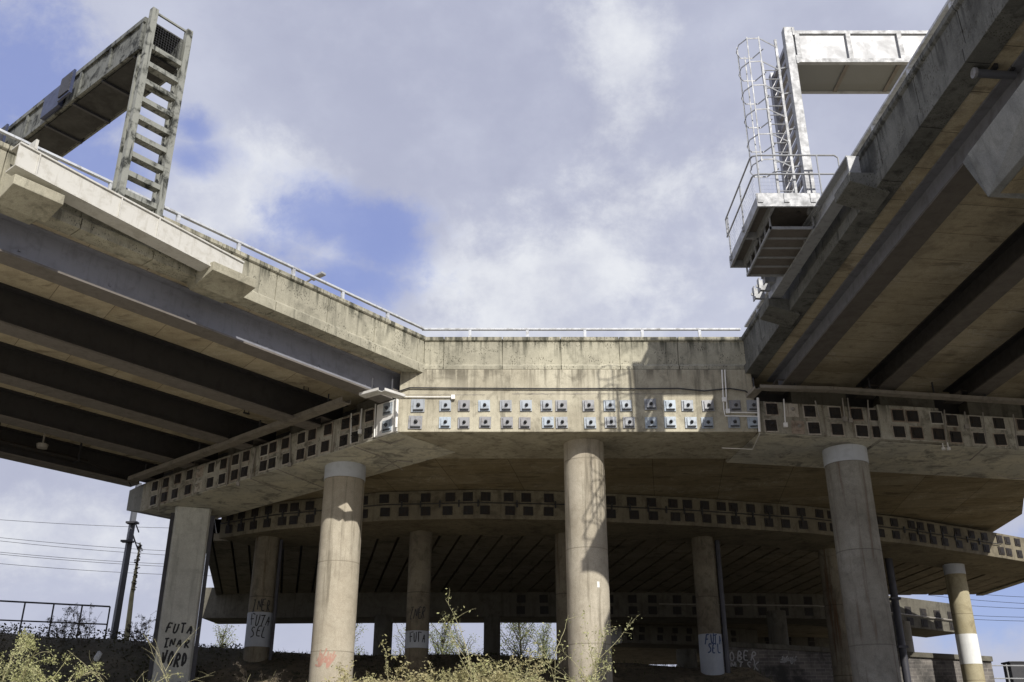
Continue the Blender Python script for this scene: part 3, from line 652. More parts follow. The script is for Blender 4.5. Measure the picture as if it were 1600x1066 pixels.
# ---------------------------------------------------------------- columns
GL = {'F': [[(0, 0), (0, 1)], [(0, 1), (.7, 1)], [(-.25, .52), (.6, .55)]], 'U': [[(0, 1), (.05, .15), (.35, 0), (.65, .2), (.7, 1)]],
      'T': [[(.35, 0), (.35, 1)], [(-.1, .98), (.85, 1)]], 'A': [[(0, 0), (.35, 1), (.75, 0)], [(.05, .38), (.8, .36)]],
      'S': [[(.7, .9), (.3, 1), (.05, .75), (.6, .4), (.6, .1), (0, 0)]], 'L': [[(0, 1), (0, 0), (.75, .02)]], 'E': [[(.7, 1), (0, 1), (0, 0), (.75, 0)], [(0, .52), (.55, .5)]],
      'I': [[(.35, 0), (.35, 1)], [(0, 1), (.7, 1)], [(0, 0), (.7, 0)]], 'N': [[(0, 0), (0, 1), (.65, .05), (.68, 1)]], 'R': [[(0, 0), (0, 1), (.6, .85), (.55, .6), (0, .5), (.7, 0)]],
      'O': [[(.35, 1), (.02, .7), (.05, .2), (.35, 0), (.68, .25), (.66, .75), (.35, 1)]], 'B': [[(0, 0), (0, 1), (.55, .85), (.5, .6), (0, .5), (.65, .35), (.6, .1), (0, 0)]],
      'M': [[(0, 0), (.05, 1), (.38, .35), (.7, 1), (.75, 0)]], 'K': [[(0, 0), (0, 1)], [(.65, 1), (0, .48), (.7, 0)]], '.': [[(.1, 0), (.14, .06)]],
      'V': [[(0, 1), (.3, 0), (.75, 1.05)]], 'D': [[(0, 0), (0, 1), (.6, .75), (.65, .3), (0, 0)]], '~': [[(0, .4), (.5, .9), (.4, .1), (1.0, .8), (.9, .2), (1.5, .95), (1.3, .0), (1.8, .5)], [(-.1, .2), (.6, .1), (.9, .5), (1.6, .3), (1.9, .8)], [(.2, 1), (.35, .0), (.8, 1.05)], [(1.1, .9), (1.25, -.2), (1.7, .9)]]}
def strokes(text, h, w=None, jit=.09):
    w = w or h*.62; x = 0; out = []
    for ch in text:
        if ch != ' ':
            jx, jy = random.uniform(-jit, jit)*h, random.uniform(-jit, jit)*h
            for s in GL[ch]:
                ang = random.uniform(-.14, .14)
                pts = [(x+px*w+jx+.12*h*(pz_-.5)+random.uniform(-.03, .03)*h, pz_*h*random.uniform(.96, 1.08)+jy) for px, pz_ in s]; d = []
                cx_, cz_ = x+w*.35, h*.5; pts = [(cx_+(a_-cx_)*cos(ang)-(b_-cz_)*sin(ang), cz_+(a_-cx_)*sin(ang)+(b_-cz_)*cos(ang)) for a_, b_ in pts]
                for _ in range(2):
                    if len(pts) > 2: pts = [pts[0]]+[q_ for a_, b_ in zip(pts, pts[1:]) for q_ in ((a_[0]*.78+b_[0]*.22, a_[1]*.78+b_[1]*.22), (a_[0]*.22+b_[0]*.78, a_[1]*.22+b_[1]*.78))]+[pts[-1]]
                for p, q in zip(pts, pts[1:]):
                    for k in range(3): d.append((p[0]+(q[0]-p[0])*k/3, p[1]+(q[1]-p[1])*k/3))
                out.append(d+[pts[-1]])
        x += w*(1.25 if ch != '~' else 2.3)
    return out, x
def graffiti(surface, text, h, x0, z0, lw, mat, parent, w=None):
    """surface(s, z) -> point on the painted face; each word is a set of flat sprayed strokes"""
    m = MB(); st, width = strokes(text, h, w)
    for line in st:
        n = len(line); L_, R_ = [], []
        for i, (px, pz_) in enumerate(line):
            a = line[max(0, i-1)]; b = line[min(n-1, i+1)]; dx, dz = b[0]-a[0], b[1]-a[1]; l = hypot(dx, dz) or 1
            ww = lw/2*random.uniform(.8, 1.15); nx, nz = -dz/l*ww, dx/l*ww
            L_.append(surface(x0+px+nx, z0+pz_+nz)); R_.append(surface(x0+px-nx, z0+pz_-nz))
        m.add(L_+R_, [(i, i+1, n+i+1, n+i) for i in range(n-1)])
    return m.build('graffiti', mat, parent)
def colsurf(c, r, off=.006):
    base = atan2(-c[1], -c[0])         # side that faces the towpath
    def f(s, z): th = base + s/r; return Vector((c[0]+(r+off)*cos(th), c[1]+(r+off)*sin(th), z))
    return f
def column(c, r, ztop, label, mat, collar=None, band=None, bandmat=None, group=None, zb=None):
    zb = min(ground_h(c[0], c[1]), 9)-.4 if zb is None else zb
    t = thing('concrete_column', label, 'bridge column', (c[0], c[1], zb), group)
    m = MB(); m.cyl(c, r, zb, ztop, 56); m.build('shaft', mat, t)
    if collar: m = MB(); m.cyl(c, r+.018, ztop-collar, ztop-.002, 56); m.build('collar', M_collar, t, .006)
    if band: m = MB(); m.cyl(c, r+.005, band[0], band[1], 56); m.build('painted_band', bandmat or M_band, t)
    return t
# front row
c3 = (2.27, 29.28); c2 = (-5.62, 31.45); c4 = (10.62, 29.55)
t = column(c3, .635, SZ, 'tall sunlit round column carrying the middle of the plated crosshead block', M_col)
sf = colsurf(c3, .635)
m = MB(); m.add([sf(.28, 4.55), sf(.36, 4.55), sf(.36, 4.72), sf(.28, 4.72)], [(0, 1, 2, 3)]); m.build('sticker', M_bandw, t)
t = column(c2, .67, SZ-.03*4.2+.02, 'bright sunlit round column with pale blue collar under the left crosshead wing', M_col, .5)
sf = colsurf(c2, .67, .008)
graffiti(sf, '~', .55, -.5, 2.5, .05, M_pink, t, .3)
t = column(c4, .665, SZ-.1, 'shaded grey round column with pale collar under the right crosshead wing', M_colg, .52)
# left column: flat face with pipes down both corners
c1 = (-12.35, 36.75); zb = ground_h(*c1)-.4
t = thing('concrete_column', 'flat faced grey column at far left with black graffiti and corner downpipes', 'bridge column', (*c1, zb))
fr1 = Fr(c1, (Vector((c1[1], -c1[0]))).normalized()[:], (Vector((c1[0], c1[1]))).normalized()[:])
ztop1 = L(0, L.inv((*c1, 0))[1], SZ)[2]
m = MB(); pr = [(-.58, -.66), (.58, -.66), (.66, -.56), (.66, .6), (-.66, .6), (-.66, -.56)]
m.loft([[fr1(a, b, z) for a, b in pr] for z in (zb, ztop1)]); m.build('shaft', M_colw, t, .02)
for a in (-.72, .74):
    m = MB(); m.box(fr1, a-.07, a+.07, -.6, -.42, zb, ztop1-.25); m.build('downpipe', M_pipe, t)
def s1(s, z): return fr1(s, -.668, z)
graffiti(s1, 'FUTA', .34, -.36, 4.1, .062, M_black, t, .19); graffiti(s1, 'INAR', .30, -.40, 3.62, .062, M_black, t, .19)
graffiti(s1, 'VORD', .46, -.40, 2.95, .08, M_black, t, .19)
# middle row (under the curved crosshead)
def atz(u, v, z, r): p = pz(u, v, z); d = Vector((p.x, p.y)).normalized()*r; return (p.x+d.x, p.y+d.y)
row2 = [((420, 838), .50, 'slim column with graffiti over a pale blue band beside the left crosshead wing', M_colr, 'l'),
        ((658, 829), .44, 'slim column carrying two black tags, standing between the two sunlit front columns', M_colr, 'm'),
        ((884, 832), .44, 'slim column mostly hidden behind the central sunlit column', M_colr, None),
        ((1097, 838), .44, 'stained slim column with pale painted foot and blue graffiti right of the centre', M_colr, 'r'),
        ((1295, 856), .47, 'stained slim column just left of the big shaded front column', M_colr, None),
        ((1489, 880), .44, 'rightmost column with sunlit yellowish lower half and bright white band', M_coly, 'w')]
for (u, v), r, lab, mt, kind in row2:
    z = 8.05 + dz2(pz(u, v, 8.05).x); c = atz(u, v, z, r)
    band = None
    dep = c[1]*CP
    def zat(vv): return py(u, vv, c[1]-r).z
    if kind == 'l': band = (zat(1010), zat(956))
    if kind == 'm': band = (zat(1012), zat(985))
    if kind == 'r': band = (zat(1300), zat(990))
    if kind == 'w': band = (zat(1037), zat(990))
    t = column(c, r, z+.02, lab, mt, None, band, M_bandw if kind == 'w' else M_band)
    sf = colsurf(c, r, .012)
    if kind == 'w':
        m = MB(); m.cyl(c, r+.012, z-.45, z, 40); m.build('collar', M_collar, t)
    if kind == 'l':
        graffiti(sf, 'INER', .42, -.36, zat(955)+.02, .04, M_black, t, .155); graffiti(sf, 'FUTA', .40, -.34, zat(977), .04, M_black, t, .155); graffiti(sf, 'SEL', .38, -.34, zat(995), .04, M_black, t, .19)
        m = MB(); m.tube([(c[0]+r+.09, c[1]-.25, z-.1), (c[0]+r+.09, c[1]-.25, zb+1)], .07, 8); m.build('downpipe', M_pipe, t)
    if kind == 'm':
        graffiti(sf, 'INER', .40, -.32, zat(966), .035, M_black, t, .135); graffiti(sf, 'FUTA', .34, -.28, zat(1003), .035, M_black, t, .125)
    if kind == 'r':
        graffiti(sf, 'FUTA', .36, -.17, zat(1007), .045, M_blue, t, .14); graffiti(sf, 'SEL', .34, -.1, zat(1021), .045, M_blue, t, .15)
        m = MB(); m.tube([(c[0]+r+.12, c[1]-.1, z-.1), (c[0]+r+.12, c[1]-.1, 1)], .1, 8); m.build('downpipe', M_pipe, t)
# far row
for (u, v), r, z, lab in (((600, 962), .50, 7.0, 'dark far column standing left of the graffiti tagged slim column under the plain far crosshead'), ((769, 962), .45, 7.0, 'dark far column seen against the sky midway between slim columns'),
                     ((1212, 955), .5, 6.95, 'dim far column left of the stained slim column in the deep shade'), ((1408, 972), .45, 6.7, 'far column with pale foot under the end of the far crosshead at right'),
                     ((1072, 1015), .6, 5.8, 'pale far column below the tapered crosshead end, left of the blue graffiti')):
    c = atz(u, v, z, r); column(c, r, z+.05, lab, M_far if u < 1300 else M_colg)
# black downpipe beside the big shaded column
m = MB(); p0 = pz(1388, 872, 8.0); m.tube([(p0.x, p0.y, 8.2), (p0.x, p0.y, 0)], .16, 12); 
for z in (6.2, 4.2): m.box(Fr((p0.x, p0.y), (1, 0), (0, 1)), -.2, .2, -.2, .2, z, z+.1)
tag(m.build('downpipe', M_pipe), 'tall black rainwater pipe just right of the big shaded front column', 'drain pipe')

# ---------------------------------------------------------------- handrails
def handrail(label, fr, a0, a1, b, name='parapet_handrail', pitch=1.86, phase=.9, mat=None):
    t = thing(name, label, 'handrail', fr((a0+a1)/2, b, PT))
    m = MB(); m.bar(fr(a0, b, PT+.33), fr(a1, b, PT+.33), .10, .055); m.build('rail', M_rail, t)
    a = a0+phase
    while a < a1:
        m = MB(); m.box(fr, a-.045, a+.045, b-.04, b+.04, PT+.012, PT+.302); m.box(fr, a-.12, a+.12, b-.09, b+.09, PT, PT+.015); m.build('post', M_rail, t); a += pitch
    return t
handrail('white handrail on top of the central parapet', C, -2.9, 7.35, .22, phase=1.55, pitch=1.845)
handrail('white handrail on the sunlit left parapet, running down to the junction', L, -.62, 22, -.36, phase=1.7)
handrail('white handrail along the shaded right parapet', R, -.0, 26, -.02, phase=1.4)

# ---------------------------------------------------------------- left gantry
def wires(m, p, q, up, pitch, r):
    p, q = Vector(p), Vector(q); n_ = int((q-p).length/pitch)
    for i in range(n_+1): c = p.lerp(q, i/n_); m.tube([c, c+up], r, 3, False)
    n_ = int(up.length/pitch)
    for i in range(n_+1): m.tube([p+up*i/n_, q+up*i/n_], r, 3, False)
t = thing('signal_gantry', 'algae stained ladder frame gantry with boom across the left road', 'gantry', L(9.9, -.9, 11.4))
m = MB()   # white I beam on the corbels
for z in (11.12, 11.68): m.box(L, 7.15, 12.7, -1.12, -.72, z-.03, z)
m.box(L, 7.15, 12.7, -1.06, -1.03, 11.12, 11.66)
m2 = MB(); 
def ib(a, zt, zb_): return zt, zb_
# the beam climbs slightly towards the camera
class FrT(Fr):
    def __call__(s, a, b, z): p = s.O + s.ex*a + s.ey*b; return Vector((p.x, p.y, p.z + z - s.fall*b + .075*(a-9.9)))
LT = FrT((-3.46, 28.), (-.62, -.785), (-.785, .62), .03)
m = MB()
m.box(LT, 6.95, 12.85, -1.14, -.70, 11.82, 11.86); m.box(LT, 6.95, 12.85, -1.14, -.70, 11.26, 11.30); m.box(LT, 6.95, 12.85, -1.10, -1.07, 11.30, 11.82)
for a in (9.42, 10.42, 12.4): m.box(LT, a-.015, a+.015, -1.135, -1.10, 11.30, 11.82)
m.box(LT, 12.5, 12.56, -1.15, -.7, 11.86, 12.1)
m.build('support_beam', M_white, t)
for a in (9.4, 10.42):
    m = MB(); m.box(L, a-.08, a+.08, -1.04, -.88, 11.86 + (.035 if a > 10 else -.04), 17.55); m.box(L, a-.05, a+.05, -.70, -.62, 11.86, 17.3)
    z = 12.1
    while z < 17: m.bar(L(a, -.86, z), L(a, -.66, z+.28), .03, .03); z += .56
    m.build('post', M_gantry, t)
for k in range(9):
    z = 12.05+k*.535; m = MB(); m.box(L, 9.485, 10.335, -1.02, -1.0, z, z+.135); m.box(L, 9.485, 10.335, -1.0, -.80, z+.005, z+.02); m.build('rung', M_gantry, t)
BO = Fr((-3.46, 28.), (-.62, -.785), (-.785, .62), .03)
m = MB()
m.box(BO, 9.44, 9.5, -.8, 17, 16.33, 17.3); m.box(BO, 10.44, 10.50, -.8, 17, 16.33, 17.3)
m.box(BO, 9.40, 10.54, -.8, 17, 17.3, 17.34); m.box(BO, 10.5, 10.56, -.8, 17, 17.18, 17.32); m.box(BO, 10.5, 10.56, -.8, 17, 16.30, 16.42)
m.box(BO, 9.38, 9.44, -.8, 17, 16.30, 16.42)
b = -.7
while b < 16: m.box(BO, 10.5, 10.55, b-.05, b+.05, 16.42, 17.18); b += 1.45
m.build('boom', M_gantb, t)
m = MB(); m.box(BO, 9.5, 10.44, -.85, 17, 16.28, 16.32)
b = -.5
m.mi = 1
while b < 16: m.box(BO, 9.42, 10.5, b-.04, b+.04, 16.22, 16.28); b += 1.45
m.build('boom_floor', [M_gantd, M_iron], t)
for b0 in (2.9, 6.6, 10.4):
    m = MB(); m.box(BO, 10.56, 10.68, b0, b0+.95, 16.36, 17.08); m.box(BO, 10.70, 10.76, b0-.75, b0-.1, 16.36, 17.12); m.mi = 1; m.box(BO, 10.76, 10.79, b0-.68, b0-.16, 16.44, 17.04)
    m.build('lane_signal', [M_sign, M_iron], t)
m = MB(); m.bar(L(9.45, -.95, 17.5), L(10.42, -.95, 17.5), .05, .05); m.build('top_rail', M_gantry, t)
m = MB(); wires(m, L(9.5, -.92, 16.5), L(10.35, -.92, 16.5), Vector((0, 0, .7)), .07, .004); m.build('wire_panel', M_iron, t)

# ---------------------------------------------------------------- right gantry
t = thing('signal_gantry', 'bright galvanised gantry with caged ladder and hanging platform beside the right deck', 'gantry', (6.4, 18.5, 11.2))
m = MB()
def RX(a, b, z): return R(a, b, z)
m.box(R, 4.0, 10.5, -.66, -.36, 11.86, 11.9); m.box(R, 4.0, 10.5, -.66, -.36, 11.38, 11.42); m.box(R, 4.0, 10.5, -.52, -.49, 11.42, 11.86)
m.box(R, 10.46, 10.51, -.64, -.38, 11.42, 11.86); m.box(R, 7.4, 7.44, -.64, -.39, 11.42, 11.86); m.build('support_beam', M_galv, t)
# platform
PX0, PX1, PY0, PY1, PZ0 = 5.76, 7.26, 19.4, 22.5, 11.84
m = MB(); w = .06
m.box(WORLD, PX0, PX1, PY0, PY0+w, PZ0, PZ0+.36); m.box(WORLD, PX0, PX1, PY1-w, PY1, PZ0, PZ0+.28)
m.box(WORLD, PX0, PX0+w, PY0+w, PY1-w, PZ0, PZ0+.28); m.box(WORLD, PX1-w, PX1, PY0+w, PY1-w, PZ0, PZ0+.28)
m.box(WORLD, PX0+.35, PX0+.43, PY0+w, PY1-w, PZ0+.02, PZ0+.2); m.box(WORLD, PX0+w, PX1-w, (PY0+PY1)/2, (PY0+PY1)/2+.08, PZ0+.02, PZ0+.2)
for k in range(3): m.box(WORLD, PX0+.02+k*.62, PX0+.14+k*.62, PY0-.02, PY0, PZ0+.1, PZ0+.34)
for x_ in (PX1, PX1+.2): pass
m.box(WORLD, PX1, 7.5, PY0+.2, PY0+.32, PZ0-.3, PZ0+.2); m.box(WORLD, PX1, 7.5, PY1-.4, PY1-.28, PZ0-.3, PZ0+.2)
m.build('platform_frame', M_galv, t)
m = MB(); m.box(WORLD, PX0+w, PX1-w, PY0+w, PY1-w, PZ0+.2, PZ0+.23); m.build('platform_floor', M_flange, t)
# tray slung under the platform
m = MB(); T0, T1, S0, S1, TZ = 6.13, 7.20, 19.87, 22.35, 11.50
for (x0, x1, y0, y1) in ((T0, T1, S0, S0+.04), (T0, T1, S1-.04, S1), (T0, T0+.04, S0, S1), (T1-.04, T1, S0, S1)): m.box(WORLD, x0, x1, y0+.002, y1-.002, TZ, TZ+.07)
for k in range(6):
    y = S0+.03+k*(S1-S0-.06)/5; m.box(WORLD, T0+.005, T0+.04, y-.02, y+.02, TZ+.07, PZ0+.02); m.box(WORLD, T1-.04, T1-.005, y-.02, y+.02, TZ+.07, PZ0+.02)
    if 0 < k < 5: m.box(WORLD, T0+.04, T1-.04, y-.015, y+.015, TZ+.01, TZ+.05)
m.mi = 1; m.box(WORLD, T0+.04, T1-.04, S0+.04, S1-.04, TZ+.052, TZ+.06); m.build('under_tray', [M_galv, M_flange], t)
# bolted brackets at the far end of the support beam
for a_ in (4.1, 4.6, 5.1):
    m = MB(); m.box(R, a_-.05, a_+.05, -.95, -.67, 11.55, 11.85); m.box(R, a_-.09, a_+.09, -.98, -.95, 11.5, 11.9); m.box(R, a_-.02, a_+.02, -1.04, -.98, 11.65, 11.72); m.build('bracket', M_galv, t)
# guardrail
m = MB(); zt = PZ0+.3
def grail(z):
    m.tube([(7.76, PY0+.05, z-.0), (7.84, PY0+.05, z-.07), (7.84, PY0+.05, z-.48), (7.76, PY0+.05, z-.55)], .02, 8)
    pts = [(7.76, PY0+.05, z), (PX0+.15, PY0+.05, z), (PX0+.04, PY0+.09, z), (PX0+.0, PY0+.2, z), (PX0, PY1-.05, z)]
    m.tube(pts, .022, 8)
grail(zt+1.15)
m.tube([(7.76, PY0+.05, zt+.62), (PX0+.15, PY0+.05, zt+.62), (PX0+.04, PY0+.09, zt+.62), (PX0, PY0+.2, zt+.62), (PX0, PY1-.05, zt+.62), (PX0, PY1-.02, zt+.62)], .022, 8)
m.tube([(PX0, PY1-.05, zt+1.15), (PX0+.02, PY1, zt+1.0), (PX0+.02, PY1, zt+.7), (PX0, PY1-.02, zt+.62)], .022, 8)
for x_, y_ in ((PX0+.12, PY0+.05), (7.33, PY0+.05), (PX0, PY0+1.35), (PX0, PY1-.25)):
    m.tube([(x_, y_, zt-.25), (x_, y_, zt+1.15)], .02, 8); m.box(Fr((x_, y_), (1, 0), (0, 1)), -.05, .05, -.05, .05, zt-.2, zt-.08)
m.build('guardrail', M_galv, t)
m = MB(); wires(m, (PX0+.01, PY0+.1, zt), (PX0+.01, PY1-.05, zt), Vector((0, 0, .6)), .09, .0016); wires(m, (PX0+.1, PY0+.06, zt), (7.3, PY0+.06, zt), Vector((0, 0, .6)), .09, .0016); m.build('wire_panel', M_galv, t)
# mast
MX, MY = 7.20, 19.87
m = MB(); m.box(WORLD, MX-.11, MX+.11, MY-.11, MY+.11, PZ0+.1, 17.5); m.build('mast', M_galv, t, .008)
m = MB(); m.box(WORLD, MX-.12, MX+.12, MY+1.35, MY+1.55, PZ0+.1, 17.2)
z = PZ0+.5
while z < 17.1: m.box(WORLD, MX-.05, MX+.05, MY+.12, MY+1.34, z, z+.13); z += .36
m.build('rear_frame', M_steel, t)
# boom to the right over the road
m = MB(); B0, B1 = 16.36, 17.42
m.box(WORLD, MX+.12, 24, MY-.06, MY+.02, B1-.1, B1); m.box(WORLD, MX+.12, 24, MY-.10, MY+.02, B0, B0+.12); m.mi = 1; m.box(WORLD, MX+.12, 24, MY-.01, MY+.03, B0+.12, B1-.1); m.mi = 0
m.box(WORLD, MX+.12, 24, MY+1.1, MY+1.2, B0, B0+.12); m.box(WORLD, MX+.12, 24, MY+1.1, MY+1.14, B0+.12, B1)
x_ = MX+.16
while x_ < 24: m.box(WORLD, x_, x_+.12, MY-.09, MY-.01, B0+.12, B1-.1); x_ += 1.33
m.box(WORLD, MX+.1, MX+.16, MY-.13, MY+.05, B0-.05, B0+.2); m.box(WORLD, MX+.1, MX+.16, MY-.13, MY+.05, B1-.2, B1+.05)
m.build('boom', [M_galv, M_galvp], t)
m = MB(); m.box(WORLD, MX+.2, 24, MY+.02, MY+1.1, B0+.03, B0+.04); m.mi = 1; x_ = MX+1.4
while x_ < 24: m.box(WORLD, x_, x_+.1, MY+.02, MY+1.1, B0-.01, B0+.028); x_ += 1.33
m.build('boom_floor', [M_mesh, M_flange], t)
# ladder with cage
LX, LY = 6.48, 19.98
m = MB()
for dx in (-.0, .42): m.box(WORLD, LX+dx-.03, LX+dx+.03, LY-.03, LY+.03, PZ0+.2, 17.25 if dx else 16.5)
z = PZ0+.5
while z < 16.4: m.tube([(LX, LY, z), (LX+.42, LY, z)], .014, 6); z += .28
m.box(WORLD, LX+.0, LX+.42, LY+.25, LY+.3, PZ0+.2, 15.2) if False else None
for z in (13.3, 14.4, 15.5, 16.3): m.bar((LX+.42, LY, z), (MX, MY, z), .04, .04)
m.build('ladder', M_galv, t)
m = MB()
for k in range(6):
    z = 13.3+k*.74; pts = []
    for j in range(11):
        th = pi*j/10; pts.append((LX+.15 - .52*sin(th)*1.05 - (.12 if 2 < j < 8 else 0)*0, LY + .02 - .34*cos(th) , z))
    pts = [(LX+.42, LY-.02, z), (LX-.12, LY-.36, z), (LX-.42, LY-.34, z), (LX-.58, LY-.1, z), (LX-.58, LY+.2, z), (LX-.42, LY+.42, z), (LX-.1, LY+.42, z), (LX+.1, LY+.05, z)]
    for p, q in zip(pts, pts[1:]): m.bar(p, q, .010, .034)
for x_, y_ in ((LX-.12, LY-.36), (LX-.42, LY-.34), (LX-.585, LY+.05), (LX-.3, LY+.42)): m.box(WORLD, x_-.014, x_+.014, y_-.010, y_+.010, 13.25, 17.05)
m.build('safety_cage', M_galv, t)

# ---------------------------------------------------------------- gutters, conduits, cables
def pipe(label, pts, r, mat, boxes=(), cat='conduit', name='cable_conduit', n=8):
    t = thing(name, label, cat, pts[0])
    m = MB(); m.tube(pts, r, n); m.build('tube', mat, t)
    for p in boxes: m = MB(); m.box(Fr((p[0], p[1], p[2]), (1, 0), (0, 1)), -.06, .06, -.06, .03, -.07, .07); m.build('junction_box', mat, t, .008)
    return t
def onC(u, v, off=.05): p = py(u, v, 28-off); return (p.x, p.y, p.z)
def onLw(u, v, off=.05): a, b, z = L.on_a(u, v, off); return tuple(L(off, b, z))
def onRw(u, v, off=.17):
    d = ray(u, v); nx, ny = .1, -.9949; p = d*((7.5*nx+28*ny+off)/(d.x*nx+d.y*ny)); return tuple(p)
pipe('black cable sagging along the tan face of the central crosshead block', [onC(622, 612), onC(640, 606), onC(700, 606.5), onC(790, 607), onC(880, 607.5), onC(960, 607), onC(1010, 607.5), onC(1060, 607), onC(1100, 611), onC(1140, 607), onC(1165, 611), onC(1173, 618)], .022, M_cable, cat='cable', name='black_cable')
pipe('thin white conduit ending in a box at left of the central crosshead', [onC(624, 620), onC(660, 620.5), onC(706, 620.5)], .02, M_cond, [onC(708, 621)])
pipe('white conduit down the left corner of the central crosshead', [onC(621, 617, .1), onC(619, 668, .1)], .045, M_cond)
pipe('left one of two white conduits dropping down the right of the central crosshead', [onC(1128, 578), onC(1131, 640), onC(1133, 650), onC(1185, 651)], .022, M_cond, [onC(1131, 625)])
pipe('right one of two white conduits dropping down the right of the central crosshead', [onC(1132.5, 578), onC(1136, 640), onC(1139, 644.5), onC(1185, 645)], .022, M_cond, [onC(1137, 643)])
pipe('white conduit down the right corner of the central crosshead', [onC(1184, 622, .12), onC(1187, 675, .12)], .04, M_cond)
k = 0
for (x0, y0, x1, y1), where in zip(((1415, 110, 1408, 290), (1340, 135, 1330, 260), (1283, 160, 1280, 325), (952, 270, 948, 440), (762, 350, 735, 520), (683, 378, 668, 545), (618, 400, 605, 555), (248, 560, 235, 690)),
                               ('beside the sunlit facet nearest the central block', 'second from the central block', 'third from the central block, the longest', 'midway along the wing', 'at the step in the wing', 'just beyond the step', 'in the outer half of the wing', 'at the outer end of the wing')):
    a = onLw(180+x0/3.478, 600+y0/3.478); b = onLw(180+x1/3.478, 600+y1/3.478)
    pipe('upright conduit on left wing, '+where, [a, b], .022, M_cond if k < 3 else M_condd, [b] if k in (1, 3, 5) else [], ); k += 1
for (x0, y0, x1, y1), where in zip(((265, 155, 275, 300), (440, 165, 465, 260), (590, 150, 605, 268), (620, 150, 635, 275), (732, 160, 740, 345), (1157, 215, 1170, 400), (1270, 225, 1280, 310), (1370, 230, 1395, 410), (1540, 240, 1565, 430)),
                               ('nearest the central block', 'beside the raised square block', 'left of a close pair on the raised square block', 'right of a close pair on the raised square block', 'at the right of the raised square block', 'running down to a twin lamp', 'short with a box', 'long, bending under the soffit', 'close to the right edge of the photo')):
    a = onRw(1150+x0/3.556, 580+y0/3.556); b = onRw(1150+x1/3.556, 580+y1/3.556)
    pipe('upright conduit on right wing, '+where, [a, b], .02, M_condd if x0 > 300 else M_cond, [b] if x0 in (265, 590, 620, 1270) else [])
# soffit conduits
def soffit(pts, label, z=SZ-.04, r=.018, mat=None): return pipe(label, [tuple(pz(u, v, z)) for u, v in pts], r, mat or M_condd)
soffit([(553, 698), (600, 715), (630, 735)], 'dark conduit crossing the left wing soffit beside the collared column', z=SZ-.2)
soffit([(590, 687), (610, 694), (632, 686)], 'bent conduit under the inner end of the left wing', z=SZ-.07)
soffit([(595, 733), (620, 720), (645, 722)], 'bent conduit near the back edge of the left wing soffit', z=SZ-.1)
soffit([(432, 733), (520, 768)], 'dark conduit crossing the middle of the left wing soffit', z=SZ-.3)
soffit([(392, 748), (440, 768)], 'short conduit under the outer half of the left wing soffit', z=SZ-.35)
soffit([(1187, 678), (1176, 702), (1128, 700)], 'pale conduit bent under the right corner of the central crosshead', z=SZ-.05, mat=M_cond)
soffit([(1542, 697), (1516, 719), (1503, 719)], 'conduit zigzag under the right wing soffit', z=SZ-.35)
soffit([(1558, 742), (1580, 748), (1620, 746)], 'conduit along the back of the right wing soffit at the photo edge', z=SZ-.4)
# long drip gutters above the wings
def gutter(label, path, w, d, mat):
    t = thing('drainage_gutter', label, 'gutter', path[0])
    m = MB()
    for p, q in zip(path, path[1:]):
        p, q = Vector(p), Vector(q); dd = (q-p).normalized(); s = dd.cross(Vector((0, 0, 1))).normalized()*w/2; up = Vector((0, 0, 1))
        m.bar(p, q, w, .02); m.bar(p+s+up*d/2, q+s+up*d/2, .02, d); m.bar(p-s+up*d/2, q-s+up*d/2, .02, d)
    m.build('channel', mat, t)
    L_ = [(Vector(p), Vector(q)) for p, q in zip(path, path[1:])]
    for p, q in L_:
        k_ = max(1, int((q-p).length/1.6))
        for i in range(k_): m = MB(); c = p.lerp(q, (i+.5)/k_); m.box(Fr((c.x, c.y, c.z), (1, 0), (0, 1)), -.02, .02, -.02, .02, .05, .5); m.build('hanger', M_iron, t)
    return t
def onz(fr, u, v, z):
    d = ray(u, v); lo, hi = 5., 80.
    for _ in range(50):
        t = (lo+hi)/2
        if fr.inv(d*t)[2] > z: hi = t
        else: lo = t
    return d*t
def gl(u, v, z=9.97): return tuple(onz(L, u, v, z))
def gr(u, v, z=10.1): return tuple(onz(R, u, v, z))
gutter('long grimy drip gutter hung above the left crosshead wing', [gl(206, 752), gl(541, 629)], .34, .14, M_gut)
gutter('short pale cranked gutter end at the left corner of the central block', [gl(566, 620), gl(596, 612), gl(628, 622)], .30, .08, M_gutw)
gutter('pale gutter cranked round the right corner and along the right wing', [gr(1172, 622, 10.0), gr(1186, 608), gr(1300, 611), gr(1420, 619), gr(1660, 634)], .26, .09, M_gut)
# twin lamp under right wing
for k, u in enumerate((1474, 1482)):
    p = pz(u, 701, SZ-.35); m = MB(); m.cyl((p.x, p.y), .06, p.z-.05, p.z+.03, 16); m.box(Fr((p.x, p.y), (1, 0), (0, 1)), -.015, .015, -.015, .015, p.z+.03, p.z+.2)
    tag(m.build('bulkhead_lamp', M_cond), ('left' if k == 0 else 'right')+' one of two tiny white lamps under the right crosshead wing', 'lamp')
